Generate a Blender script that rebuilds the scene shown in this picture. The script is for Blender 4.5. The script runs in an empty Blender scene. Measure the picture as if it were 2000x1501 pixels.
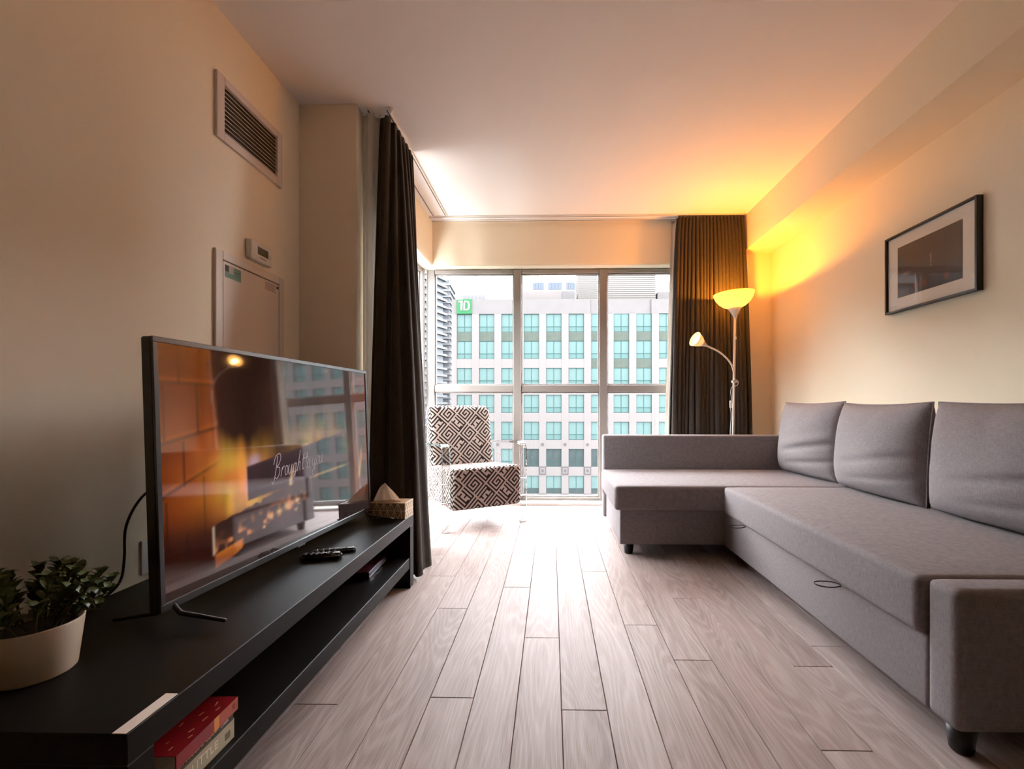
import bpy, bmesh, math, random
import numpy as np
from mathutils import Vector, Matrix

random.seed(7)
S = bpy.context.scene
C = S.collection

# ------------------------------------------------------------------ camera
cam_d = bpy.data.cameras.new('camera')
cam = bpy.data.objects.new('camera', cam_d)
C.objects.link(cam)
cam_d.sensor_width = 36.0
cam_d.lens = 870.0 / 2000.0 * 36.0
YAW = math.radians(1.2)
cam.location = (0, 0, 0.875)
cam.rotation_euler = (math.radians(90), 0, YAW)
cam_d.shift_x = -(1077 - 870 * math.tan(YAW) - 1000) / 2000.0
cam_d.shift_y = (794 - 750.5) / 2000.0
cam_d.clip_start = 0.02
cam_d.clip_end = 800
S.camera = cam

# ------------------------------------------------------------------ world: even overcast sky
W = bpy.data.worlds.new('overcast')
S.world = W
W.use_nodes = True
bg = W.node_tree.nodes['Background']
bg.inputs[0].default_value = (0.93, 0.96, 1.0, 1)
bg.inputs[1].default_value = 33.0

S.view_settings.view_transform = 'Standard'
S.view_settings.look = 'None'
S.view_settings.gamma = 1.0
S.view_settings.use_curve_mapping = False
S.view_settings.exposure = 0.14

# ------------------------------------------------------------------ material helpers
MATS = {}

def new_mat(name):
    m = bpy.data.materials.new(name)
    m.use_nodes = True
    nt = m.node_tree
    return m, nt, nt.nodes, nt.links, nt.nodes['Principled BSDF']

def simple(name, col, rough=0.6, metal=0.0, spec=0.5, bump=0.0, bscale=60.0, var=0.0, vscale=4.0, emis=None, estr=0.0, coat=0.0):
    if name in MATS:
        return MATS[name]
    m, nt, N, L, P = new_mat(name)
    P.inputs['Base Color'].default_value = (*col, 1)
    P.inputs['Roughness'].default_value = rough
    P.inputs['Metallic'].default_value = metal
    P.inputs['Specular IOR Level'].default_value = spec
    P.inputs['Coat Weight'].default_value = coat
    if emis:
        P.inputs['Emission Color'].default_value = (*emis, 1)
        P.inputs['Emission Strength'].default_value = estr
    tc = N.new('ShaderNodeTexCoord')
    if var > 0:
        n = N.new('ShaderNodeTexNoise'); n.inputs['Scale'].default_value = vscale
        n.inputs['Detail'].default_value = 4
        L.new(tc.outputs['Object'], n.inputs['Vector'])
        mx = N.new('ShaderNodeMix'); mx.data_type = 'RGBA'
        mx.inputs[6].default_value = (*[c * (1 - var) for c in col], 1)
        mx.inputs[7].default_value = (*[min(1, c * (1 + var)) for c in col], 1)
        L.new(n.outputs['Fac'], mx.inputs[0])
        L.new(mx.outputs[2], P.inputs['Base Color'])
    if bump > 0:
        n2 = N.new('ShaderNodeTexNoise'); n2.inputs['Scale'].default_value = bscale
        n2.inputs['Detail'].default_value = 3
        L.new(tc.outputs['Object'], n2.inputs['Vector'])
        b = N.new('ShaderNodeBump'); b.inputs['Strength'].default_value = bump
        b.inputs['Distance'].default_value = 0.002
        L.new(n2.outputs['Fac'], b.inputs['Height'])
        L.new(b.outputs['Normal'], P.inputs['Normal'])
    MATS[name] = m
    return m

def math_node(N, L, op, a, b=None, c=None):
    n = N.new('ShaderNodeMath'); n.operation = op
    for i, v in enumerate((a, b, c)):
        if v is None:
            continue
        if isinstance(v, (int, float)):
            n.inputs[i].default_value = v
        else:
            L.new(v, n.inputs[i])
    return n.outputs[0]

def glass_pane(name, tint=(1, 1, 1), rough=0.0):
    m = bpy.data.materials.new(name); m.use_nodes = True
    nt = m.node_tree; N, L = nt.nodes, nt.links
    N.clear()
    out = N.new('ShaderNodeOutputMaterial')
    tr = N.new('ShaderNodeBsdfTransparent'); tr.inputs[0].default_value = (*tint, 1)
    gl = N.new('ShaderNodeBsdfGlossy'); gl.inputs['Roughness'].default_value = rough
    fr = N.new('ShaderNodeFresnel'); fr.inputs[0].default_value = 1.45
    mx = N.new('ShaderNodeMixShader')
    geo = N.new('ShaderNodeNewGeometry')
    fac = math_node(N, L, 'MULTIPLY', fr.outputs[0], math_node(N, L, 'SUBTRACT', 1.0, geo.outputs['Backfacing']))
    L.new(fac, mx.inputs[0]); L.new(tr.outputs[0], mx.inputs[1]); L.new(gl.outputs[0], mx.inputs[2])
    L.new(mx.outputs[0], out.inputs[0])
    return m

def fabric(name, c1, c2, scale=260.0, rough=0.95, bump=0.25, sheen=0.2):
    m, nt, N, L, P = new_mat(name)
    tc = N.new('ShaderNodeTexCoord')
    outs = []
    for sc in ((scale * 0.12, scale * 0.12, scale), (scale, scale, scale * 0.12), (scale * 0.12, scale, scale * 0.12)):
        mp = N.new('ShaderNodeMapping'); mp.inputs['Scale'].default_value = sc
        L.new(tc.outputs['Object'], mp.inputs[0])
        n = N.new('ShaderNodeTexNoise'); n.inputs['Scale'].default_value = 1.0; n.inputs['Detail'].default_value = 2
        L.new(mp.outputs[0], n.inputs['Vector']); outs.append(n.outputs['Fac'])
    s = math_node(N, L, 'ADD', outs[0], outs[1]); s = math_node(N, L, 'ADD', s, outs[2])
    s = math_node(N, L, 'MULTIPLY', s, 1 / 3)
    r = N.new('ShaderNodeMapRange'); r.inputs[1].default_value = 0.36; r.inputs[2].default_value = 0.64
    L.new(s, r.inputs[0])
    mx = N.new('ShaderNodeMix'); mx.data_type = 'RGBA'
    mx.inputs[6].default_value = (*c1, 1); mx.inputs[7].default_value = (*c2, 1)
    L.new(r.outputs[0], mx.inputs[0]); L.new(mx.outputs[2], P.inputs['Base Color'])
    P.inputs['Roughness'].default_value = rough
    P.inputs['Specular IOR Level'].default_value = 0.2
    P.inputs['Sheen Weight'].default_value = sheen
    b = N.new('ShaderNodeBump'); b.inputs['Strength'].default_value = bump; b.inputs['Distance'].default_value = 0.0015
    L.new(s, b.inputs['Height']); L.new(b.outputs['Normal'], P.inputs['Normal'])
    return m

def plank_mat():
    m, nt, N, L, P = new_mat('oak_laminate')
    tc = N.new('ShaderNodeTexCoord'); oi = N.new('ShaderNodeObjectInfo')
    off = N.new('ShaderNodeVectorMath'); off.operation = 'SCALE'
    comb = N.new('ShaderNodeCombineXYZ')
    comb.inputs[0].default_value = 3.7; comb.inputs[1].default_value = 9.1; comb.inputs[2].default_value = 5.3
    L.new(comb.outputs[0], off.inputs[0])
    k = math_node(N, L, 'MULTIPLY', oi.outputs['Random'], 23.0)
    L.new(k, off.inputs['Scale'])
    add = N.new('ShaderNodeVectorMath'); add.operation = 'ADD'
    L.new(tc.outputs['Object'], add.inputs[0]); L.new(off.outputs[0], add.inputs[1])
    # cathedral grain: contour lines of a stretched noise field
    mp = N.new('ShaderNodeMapping'); mp.inputs['Scale'].default_value = (7.0, 0.95, 1.0)
    L.new(add.outputs[0], mp.inputs[0])
    n1 = N.new('ShaderNodeTexNoise'); n1.inputs['Scale'].default_value = 1.0; n1.inputs['Detail'].default_value = 1.5
    n1.inputs['Roughness'].default_value = 0.35
    L.new(mp.outputs[0], n1.inputs['Vector'])
    ph = math_node(N, L, 'ADD', math_node(N, L, 'MULTIPLY', n1.outputs['Fac'], 150.0), math_node(N, L, 'MULTIPLY', oi.outputs['Random'], 6.0))
    sn = math_node(N, L, 'SINE', ph)
    ring = N.new('ShaderNodeMapRange'); ring.inputs[1].default_value = -0.2; ring.inputs[2].default_value = 1.0
    L.new(sn, ring.inputs[0])
    # fine pores
    mp2 = N.new('ShaderNodeMapping'); mp2.inputs['Scale'].default_value = (420.0, 9.0, 1.0)
    L.new(add.outputs[0], mp2.inputs[0])
    n2 = N.new('ShaderNodeTexNoise'); n2.inputs['Scale'].default_value = 1.0; n2.inputs['Detail'].default_value = 3
    L.new(mp2.outputs[0], n2.inputs['Vector'])
    mp3 = N.new('ShaderNodeMapping'); mp3.inputs['Scale'].default_value = (14.0, 1.2, 1.0)
    L.new(add.outputs[0], mp3.inputs[0])
    n3 = N.new('ShaderNodeTexNoise'); n3.inputs['Scale'].default_value = 1.0; n3.inputs['Detail'].default_value = 4
    L.new(mp3.outputs[0], n3.inputs['Vector'])
    a = math_node(N, L, 'MULTIPLY', ring.outputs[0], 0.085)
    b = math_node(N, L, 'MULTIPLY', n2.outputs['Fac'], 0.45)
    c = math_node(N, L, 'MULTIPLY', n3.outputs['Fac'], 0.36)
    
    s = math_node(N, L, 'ADD', a, b); s = math_node(N, L, 'ADD', s, c)
    rv = math_node(N, L, 'MULTIPLY', oi.outputs['Random'], 0.12)
    rv = math_node(N, L, 'ADD', rv, 0.12)
    s = math_node(N, L, 'ADD', s, rv)
    cr = N.new('ShaderNodeValToRGB')
    cr.color_ramp.elements[0].position = 0.30; cr.color_ramp.elements[0].color = (0.125, 0.088, 0.078, 1)
    cr.color_ramp.elements[1].position = 0.95; cr.color_ramp.elements[1].color = (0.475, 0.40, 0.382, 1)
    e = cr.color_ramp.elements.new(0.6); e.color = (0.31, 0.24, 0.222, 1)
    L.new(s, cr.inputs[0]); L.new(cr.outputs[0], P.inputs['Base Color'])
    rr = N.new('ShaderNodeMapRange'); rr.inputs[3].default_value = 0.50; rr.inputs[4].default_value = 0.40
    L.new(s, rr.inputs[0]); L.new(rr.outputs[0], P.inputs['Roughness'])
    P.inputs['Specular IOR Level'].default_value = 0.09
    bp = N.new('ShaderNodeBump'); bp.inputs['Strength'].default_value = 0.12; bp.inputs['Distance'].default_value = 0.001
    L.new(s, bp.inputs['Height']); L.new(bp.outputs['Normal'], P.inputs['Normal'])
    return m

def key_pattern_mat():
    """Greek-key upholstery: a 20x20 tile of light/dark threads read row by row from a stepped ramp."""
    T = 20
    g = np.zeros((T, T), int)
    def line(pts):
        for (x0, y0), (x1, y1) in zip(pts[:-1], pts[1:]):
            n = max(abs(x1 - x0), abs(y1 - y0))
            for i in range(n + 1):
                g[(y0 + round((y1 - y0) * i / max(n, 1))) % T, (x0 + round((x1 - x0) * i / max(n, 1))) % T] = 1
    sp = [(0, 8), (0, 0), (8, 0), (8, 8), (2, 8), (2, 2), (6, 2), (6, 6), (4, 6), (4, 4)]
    line(sp)                                             # square spiral
    line([(18 - x, 18 - y) for x, y in sp])              # the same turned half round
    for k in (0, 2, 6, 8):                               # parallel bars between the spirals
        line([(10, k), (18, k)]); line([(k, 10), (k, 18)])
    line([(18, 0), (18, 8)]); line([(0, 10), (0, 18)]); line([(0, 18), (8, 18)])
    for k in (11, 14, 17):                               # little teeth
        g[4, k] = 1; g[k, 4] = 1; g[3 if k != 14 else 5, k] = 1; g[k, 3 if k != 14 else 5] = 1
    m, nt, N, L, P = new_mat('greek_key_weave')
    uv = N.new('ShaderNodeUVMap'); uv.uv_map = 'UVMap'
    mp = N.new('ShaderNodeMapping'); mp.inputs['Rotation'].default_value = (0, 0, math.radians(43))
    s = 1 / 0.232
    mp.inputs['Scale'].default_value = (s, s, s)
    L.new(uv.outputs[0], mp.inputs[0])
    sp = N.new('ShaderNodeSeparateXYZ'); L.new(mp.outputs[0], sp.inputs[0])
    fx = math_node(N, L, 'FRACT', sp.outputs[0]); fy = math_node(N, L, 'FRACT', sp.outputs[1])
    col = math_node(N, L, 'FLOOR', math_node(N, L, 'MULTIPLY', fx, float(T)))
    row = math_node(N, L, 'FLOOR', math_node(N, L, 'MULTIPLY', fy, float(T)))
    rowc = math_node(N, L, 'DIVIDE', math_node(N, L, 'ADD', row, 0.5), float(T))
    cr = N.new('ShaderNodeValToRGB'); cr.color_ramp.interpolation = 'CONSTANT'
    vals = [sum(int(g[r, c]) * 2.0 ** -(c + 1) for c in range(T)) for r in range(T)]
    els = cr.color_ramp.elements
    els[0].position = 0.0; els[0].color = (vals[0],) * 3 + (1,)
    els[1].position = 1 / T; els[1].color = (vals[1],) * 3 + (1,)
    for r in range(2, T):
        e = els.new(r / T); e.color = (vals[r],) * 3 + (1,)
    L.new(rowc, cr.inputs[0])
    sc = N.new('ShaderNodeSeparateColor'); L.new(cr.outputs[0], sc.inputs[0])
    pw = math_node(N, L, 'POWER', 2.0, math_node(N, L, 'ADD', col, 1.0))
    bit = math_node(N, L, 'MODULO', math_node(N, L, 'FLOOR', math_node(N, L, 'ADD', math_node(N, L, 'MULTIPLY', sc.outputs[0], pw), 0.0005)), 2.0)
    mx = N.new('ShaderNodeMix'); mx.data_type = 'RGBA'
    mx.inputs[6].default_value = (0.40, 0.325, 0.29, 1); mx.inputs[7].default_value = (0.018, 0.010, 0.010, 1)
    L.new(bit, mx.inputs[0]); L.new(mx.outputs[2], P.inputs['Base Color'])
    P.inputs['Roughness'].default_value = 0.9; P.inputs['Specular IOR Level'].default_value = 0.2
    return m

def attr_screen(name, attr, strength, rough, base=0.0, spec=0.5):
    m, nt, N, L, P = new_mat(name)
    a = N.new('ShaderNodeVertexColor'); a.layer_name = attr
    if strength > 0:
        P.inputs['Base Color'].default_value = (0.004, 0.004, 0.004, 1)
        L.new(a.outputs[0], P.inputs['Emission Color'])
        P.inputs['Emission Strength'].default_value = strength
    else:
        L.new(a.outputs[0], P.inputs['Base Color'])
    P.inputs['Roughness'].default_value = rough
    P.inputs['Specular IOR Level'].default_value = spec
    return m

# ------------------------------------------------------------------ object helpers
def wloc(o):
    v = Vector((0, 0, 0))
    while o is not None:
        v += o.location; o = o.parent
    return v

def link(name, me, mat, parent=None, world=True):
    o = bpy.data.objects.new(name, me)
    C.objects.link(o)
    if mat is not None and not me.materials:
        me.materials.append(mat)
    if parent is not None:
        o.parent = parent
        if world:
            off = wloc(parent)
            me.transform(Matrix.Translation(-off))
    return o

def obj(name, bm, mat, parent=None, world=True, smooth=False, center=False):
    me = bpy.data.meshes.new(name)
    bmesh.ops.recalc_face_normals(bm, faces=bm.faces)
    bm.to_mesh(me); bm.free()
    if smooth:
        for p in me.polygons: p.use_smooth = True
    o = link(name, me, mat, parent, world)
    if center and parent is None:
        c = sum((Vector(b) for b in o.bound_box), Vector()) / 8
        c.z = min(b[2] for b in o.bound_box)
        me.transform(Matrix.Translation(-c)); o.location = c
    return o

def tag(o, label=None, cat=None, group=None, kind=None):
    if label: o['label'] = label
    if cat: o['category'] = cat
    if group: o['group'] = group
    if kind: o['kind'] = kind
    return o

def thing(name, loc, label=None, cat=None, group=None, kind=None, rotz=0.0):
    o = bpy.data.objects.new(name, None)
    o.empty_display_size = 0.05
    C.objects.link(o); o.location = loc; o.rotation_euler = (0, 0, rotz)
    return tag(o, label, cat, group, kind)

def bx(bm, x0, x1, y0, y1, z0, z1, mat=None):
    vs = [bm.verts.new(p) for p in ((x0, y0, z0), (x1, y0, z0), (x1, y1, z0), (x0, y1, z0), (x0, y0, z1), (x1, y0, z1), (x1, y1, z1), (x0, y1, z1))]
    fs = [bm.faces.new([vs[i] for i in f]) for f in ((0, 3, 2, 1), (4, 5, 6, 7), (0, 1, 5, 4), (1, 2, 6, 5), (2, 3, 7, 6), (3, 0, 4, 7))]
    if mat is not None:
        for v in vs: v.co = mat @ v.co
    return vs

def box(name, x0, x1, y0, y1, z0, z1, mat, parent=None, bevel=0.0, seg=2, smooth=None, world=True, center=False):
    bm = bmesh.new(); bx(bm, x0, x1, y0, y1, z0, z1)
    if bevel > 0:
        bmesh.ops.bevel(bm, geom=list(bm.edges), offset=bevel, segments=seg, profile=0.5, affect='EDGES')
    return obj(name, bm, mat, parent, world, smooth if smooth is not None else (bevel > 0 and seg > 2), center)

def struct_box(name, *a, **k):
    return tag(box(name, *a, **k), kind='structure')

def tube(bm, pts, r, n=10, caps=True):
    rings = []
    pts = [Vector(p) for p in pts]
    up = Vector((0, 0, 1))
    prev = None
    for i, p in enumerate(pts):
        d = (pts[min(i + 1, len(pts) - 1)] - pts[max(i - 1, 0)]).normalized()
        if prev is None:
            a = d.cross(up)
            if a.length < 1e-3: a = d.cross(Vector((1, 0, 0)))
            a.normalize()
        else:
            a = (prev - d * prev.dot(d)).normalized()
        prev = a
        b = d.cross(a)
        rr = r[i] if isinstance(r, (list, tuple)) else r
        rings.append([bm.verts.new(p + (a * math.cos(2 * math.pi * k / n) + b * math.sin(2 * math.pi * k / n)) * rr) for k in range(n)])
    for A, B in zip(rings[:-1], rings[1:]):
        for k in range(n):
            bm.faces.new((A[k], A[(k + 1) % n], B[(k + 1) % n], B[k]))
    if caps:
        bm.faces.new(rings[0][::-1]); bm.faces.new(rings[-1])

def lathe(bm, prof, cx=0, cy=0, cz=0, n=32, M=None):
    rings = []
    for r, z in prof:
        if r < 1e-6:
            rings.append([bm.verts.new((cx, cy, cz + z))])
        else:
            rings.append([bm.verts.new((cx + r * math.cos(2 * math.pi * k / n), cy + r * math.sin(2 * math.pi * k / n), cz + z)) for k in range(n)])
    for A, B in zip(rings[:-1], rings[1:]):
        for k in range(n):
            a = [A[k % len(A)], A[(k + 1) % len(A)], B[(k + 1) % len(B)], B[k % len(B)]]
            u = []
            for v in a:
                if v not in u: u.append(v)
            if len(u) > 2: bm.faces.new(u)
    if M is not None:
        for R in rings:
            for v in R: v.co = M @ v.co

def catmull(pts, n=8):
    P = [Vector(p) for p in pts]; P = [2 * P[0] - P[1]] + P + [2 * P[-1] - P[-2]]
    out = []
    for i in range(1, len(P) - 2):
        for k in range(n):
            t = k / n
            a, b, c, d = P[i - 1], P[i], P[i + 1], P[i + 2]
            out.append(0.5 * ((2 * b) + (c - a) * t + (2 * a - 5 * b + 4 * c - d) * t * t + (3 * b - a - 3 * c + d) * t ** 3))
    out.append(P[-2])
    return out

def text_mesh(body, size, extrude=0.0006, shear=0.0, spacing=1.0):
    cu = bpy.data.curves.new('lettering', 'FONT')
    cu.body = body; cu.size = size; cu.extrude = extrude; cu.shear = shear; cu.space_character = spacing
    cu.align_x = 'CENTER'; cu.align_y = 'CENTER'; cu.resolution_u = 3
    t = bpy.data.objects.new('lettering_source', cu); C.objects.link(t)
    dg = bpy.context.evaluated_depsgraph_get()
    me = bpy.data.meshes.new_from_object(t.evaluated_get(dg))
    bpy.data.objects.remove(t); bpy.data.curves.remove(cu)
    me.materials.clear()
    return me

def lettering(name, body, size, M, mat, parent, **k):
    """M places the text plane (x along the line, y up) in the parent's local space"""
    me = text_mesh(body, size, **k)
    me.transform(M)
    o = bpy.data.objects.new(name, me); C.objects.link(o); o.parent = parent
    me.materials.append(mat)
    return o

def frame_M(origin, xdir, ydir):
    x = Vector(xdir).normalized(); y = Vector(ydir).normalized(); z = x.cross(y)
    M = Matrix((x, y, z)).transposed().to_4x4(); M.translation = Vector(origin)
    return M

# ------------------------------------------------------------------ materials
M_wall = simple('cream_paint', (0.87, 0.76, 0.58), 0.75, spec=0.3, bump=0.08, bscale=220)
M_ceil = simple('ceiling_paint', (0.88, 0.82, 0.77), 0.9, spec=0.2, bump=0.1, bscale=160)
M_trim = simple('white_trim_paint', (0.80, 0.76, 0.70), 0.5, spec=0.4)
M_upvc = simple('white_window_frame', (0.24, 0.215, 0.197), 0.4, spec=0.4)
M_reveal = simple('cream_reveal_paint', (0.80, 0.72, 0.55), 0.7, spec=0.3)
M_pane = glass_pane('window_glass')
M_plank = plank_mat()
M_sub = simple('dark_plank_joint', (0.045, 0.032, 0.028), 0.9)
M_sofa = fabric('grey_brown_weave', (0.175, 0.153, 0.155), (0.265, 0.236, 0.239), scale=420, sheen=0.0, bump=0.18)
M_curt = fabric('dark_brown_curtain', (0.028, 0.021, 0.017), (0.050, 0.039, 0.032), scale=500, bump=0.1, sheen=0.08)
M_black = simple('black_brown_laminate', (0.008, 0.007, 0.0065), 0.42, spec=0.12, bump=0.05, bscale=400)
M_blackp = simple('black_plastic', (0.010, 0.010, 0.011), 0.35, spec=0.5)
M_gloss = simple('gloss_black_plastic', (0.008, 0.008, 0.010), 0.12, spec=0.6)
M_bezel = simple('dark_grey_bezel', (0.075, 0.078, 0.082), 0.32, metal=0.6, spec=0.5)
M_whitep = simple('white_plastic', (0.74, 0.70, 0.64), 0.45, spec=0.4)
M_lampw = simple('white_lamp_enamel', (0.72, 0.68, 0.62), 0.35, spec=0.5)
M_key = key_pattern_mat()

# sheer curtain
M_sheer, nt, N, L, P = new_mat('white_sheer_voile')
P.inputs['Base Color'].default_value = (0.78, 0.72, 0.64, 1); P.inputs['Roughness'].default_value = 0.9
tl = N.new('ShaderNodeBsdfTranslucent'); tl.inputs[0].default_value = (0.78, 0.74, 0.68, 1)
mxs = N.new('ShaderNodeMixShader'); mxs.inputs[0].default_value = 0.4
L.new(P.outputs[0], mxs.inputs[1]); L.new(tl.outputs[0], mxs.inputs[2]); L.new(mxs.outputs[0], N['Material Output'].inputs[0])

# acrylic
M_acr, nt, N, L, P = new_mat('clear_acrylic')
P.inputs['Base Color'].default_value = (0.90, 0.92, 0.92, 1); P.inputs['Roughness'].default_value = 0.02
P.inputs['Transmission Weight'].default_value = 1.0; P.inputs['IOR'].default_value = 1.49

# lamp bowls
def bowl_mat(name, col, emis, k, tr=0.35):
    m, nt, N, L, P = new_mat(name)
    P.inputs['Base Color'].default_value = (*col, 1); P.inputs['Roughness'].default_value = 0.4
    P.inputs['Emission Color'].default_value = (*emis, 1); P.inputs['Emission Strength'].default_value = k
    tl = N.new('ShaderNodeBsdfTranslucent'); tl.inputs[0].default_value = (*col, 1)
    mx = N.new('ShaderNodeMixShader'); mx.inputs[0].default_value = tr
    L.new(P.outputs[0], mx.inputs[1]); L.new(tl.outputs[0], mx.inputs[2]); L.new(mx.outputs[0], N['Material Output'].inputs[0])
    return m
M_bowl = bowl_mat('lit_opal_bowl', (0.90, 0.86, 0.62), (1.0, 0.62, 0.08), 0.25, 0.75)
M_cone = bowl_mat('lit_opal_cone', (0.5, 0.42, 0.3), (1.0, 0.55, 0.25), 0.55)

# ------------------------------------------------------------------ room shell
XL, XR, XB = -1.376, 1.934, -1.060       # left wall, right wall, bay wall
YR, YJ, YH, YW = -4.2, 2.40, 3.95, 4.07  # rear, left return, header front, window plane
ZC = 2.52

floor = struct_box('floor', XL - 0.15, XR + 0.15, YR - 0.15, YW + 0.1, -0.12, -0.009, M_sub)
PW = 0.1315; PL = 1.32
joints = {0: 1.688, 1: 1.288, 2: 2.371, 3: 1.795, 4: 1.55, 5: 2.05, 6: 1.15, 7: 1.52, -1: 2.157, -2: 1.335, -3: 1.927, -4: 2.293, -5: 1.297}
pl_cache = {}
for r in range(-10, 15):
    x0 = -0.102 + PW * r; x1 = x0 + PW
    x0 = max(x0, XL); x1 = min(x1, XR)
    if x1 - x0 < 0.01: continue
    j = joints.get(r, random.uniform(0.9, 2.2))
    ys = [j + PL * k for k in range(-5, 4)]
    ys = [YR] + [y for y in ys if YR + 0.05 < y < YH - 0.05] + [YH]
    for a, b in zip(ys[:-1], ys[1:]):
        key = (round(x1 - x0, 4), round(b - a, 4))
        if key not in pl_cache:
            bm = bmesh.new(); g = 0.0009
            w, l = key
            bx(bm, -w / 2 + g, w / 2 - g, -l / 2 + g, l / 2 - g, -0.009, 0.0)
            top = [e for e in bm.edges if all(v.co.z > -0.001 for v in e.verts)]
            bmesh.ops.bevel(bm, geom=top, offset=0.0012, segments=1, affect='EDGES')
            me = bpy.data.meshes.new('plank'); bmesh.ops.recalc_face_normals(bm, faces=bm.faces); bm.to_mesh(me); bm.free(); me.materials.append(M_plank)
            pl_cache[key] = me
        o = bpy.data.objects.new('plank', pl_cache[key]); C.objects.link(o)
        o.parent = floor; o.location = ((x0 + x1) / 2, (a + b) / 2, 0)

struct_box('ceiling', XL - 0.15, XR + 0.15, YR - 0.15, YW + 0.15, ZC, ZC + 0.15, M_ceil)
struct_box('wall_left', XL - 0.12, XL, YR - 0.1, YJ + 0.1, 0, ZC, M_wall)
struct_box('wall_left_return', XL, XB, YJ, YJ + 0.10, 0, ZC, M_wall)
wb = struct_box('wall_left_bay', XB - 0.16, XB, YJ + 0.1, YW + 0.12, 2.138, ZC, M_wall)
struct_box('trim_1', XB - 0.155, XB - 0.004, YJ + 0.1, YW + 0.02, 2.130, 2.138, M_reveal)
wbk = struct_box('wall_back', XB, XR, YH, YW + 0.12, 2.138, ZC, M_wall)
struct_box('trim_2', XB - 0.004, 1.25, YH + 0.004, YW - 0.03, 2.130, 2.138, M_reveal)
struct_box('wall_back_pier', 1.25, XR, YH, YW + 0.12, 0, 2.138, M_wall)
struct_box('wall_right', XR, XR + 0.12, YR - 0.1, YW + 0.12, 0, ZC, M_wall)
struct_box('wall_rear', XL - 0.12, XR + 0.12, YR - 0.12, YR, 0, ZC, simple('taupe_paint', (0.16, 0.12, 0.09), 0.8))
struct_box('wall_right_bulkhead', 1.666, XR, YR, YH, 2.221, ZC, M_wall)
# low white curb below the glazing
struct_box('trim_3', XB - 0.16, 1.25, YH, YW + 0.1, -0.01, 0.022, M_trim, bevel=0.003)
struct_box('trim_4', XB - 0.16, XB, YJ + 0.1, YH, -0.01, 0.022, M_trim, bevel=0.003)
def baseboard(name, x0, x1, y0, y1):
    struct_box(name, x0, x1, y0, y1, 0.0, 0.09, M_trim, bevel=0.003)
baseboard('baseboard_left', XL, XL + 0.013, YR, YJ)
baseboard('baseboard_return', XL + 0.013, XB, YJ - 0.013, YJ)
baseboard('baseboard_right', XR - 0.013, XR, YR, YH)
baseboard('baseboard_back', 1.26, XR - 0.013, YH - 0.013, YH)

# windows: back glazing (three lights wide, two high) and the bay side glazing
def window(name, axis, stops, plane, depth, z0, zm0, zm1, z1, bar):
    w = thing(name, (0, 0, 0), kind='structure')
    def piece(nm, a0, a1, zz0, zz1, d0, d1, mat, bev=0.004):
        if axis == 'x':
            return box(nm, a0, a1, plane + d0, plane + d1, zz0, zz1, mat, w, bev, 1)
        return box(nm, plane - d1, plane - d0, a0, a1, zz0, zz1, mat, w, bev, 1)
    n = len(stops) - 1
    for i, s in enumerate(stops):
        a0, a1 = s - bar / 2, s + bar / 2
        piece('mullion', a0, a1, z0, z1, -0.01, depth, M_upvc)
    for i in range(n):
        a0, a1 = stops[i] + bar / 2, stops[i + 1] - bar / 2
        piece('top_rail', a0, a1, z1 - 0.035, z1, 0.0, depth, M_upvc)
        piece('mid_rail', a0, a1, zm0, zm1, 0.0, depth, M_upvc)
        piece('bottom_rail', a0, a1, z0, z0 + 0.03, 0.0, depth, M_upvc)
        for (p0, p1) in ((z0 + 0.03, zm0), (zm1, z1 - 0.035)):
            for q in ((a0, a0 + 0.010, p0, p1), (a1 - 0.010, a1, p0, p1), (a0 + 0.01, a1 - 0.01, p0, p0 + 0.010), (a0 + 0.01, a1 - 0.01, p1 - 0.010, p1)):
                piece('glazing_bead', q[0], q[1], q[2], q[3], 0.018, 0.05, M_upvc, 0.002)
            g = piece('pane', a0 + 0.003, a1 - 0.003, p0 + 0.003, p1 - 0.003, 0.034, 0.038, M_pane, 0.0)
    return w
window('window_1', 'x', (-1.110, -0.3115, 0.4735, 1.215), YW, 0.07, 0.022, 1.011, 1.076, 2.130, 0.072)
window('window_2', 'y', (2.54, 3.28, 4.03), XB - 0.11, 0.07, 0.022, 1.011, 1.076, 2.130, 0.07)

# ------------------------------------------------------------------ curtain tracks
def track(name, pts, label):
    t = thing(name, (*pts[0][:2], ZC), label, 'curtain track')
    (x0, y0), (x1, y1) = pts
    if abs(x1 - x0) > abs(y1 - y0):
        box('rail', x0, x1, y0 - 0.011, y0 + 0.011, ZC - 0.014, ZC, M_trim, t, 0.002)
        box('slot', x0, x1, y0 - 0.003, y0 + 0.003, ZC - 0.0155, ZC - 0.0138, M_blackp, t)
    else:
        box('rail', x0 - 0.011, x0 + 0.011, y0, y1, ZC - 0.014, ZC, M_trim, t, 0.002)
        box('slot', x0 - 0.003, x0 + 0.003, y0, y1, ZC - 0.0155, ZC - 0.0138, M_blackp, t)
    return t
track('curtain_track', ((-1.010, 2.43), (-1.010, 3.80)), 'white ceiling curtain track hugging the left bay wall')
track('curtain_track', ((-0.905, 2.43), (-0.905, 3.80)), 'white ceiling curtain track beside the dark left curtain, farther from the wall')
track('curtain_track', ((-1.055, 3.905), (1.64, 3.905)), 'white ceiling curtain track tight against the header above the big window')
track('curtain_track', ((-1.055, 3.828), (1.64, 3.828)), 'white ceiling curtain track above the big window, nearer to the room')

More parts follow.
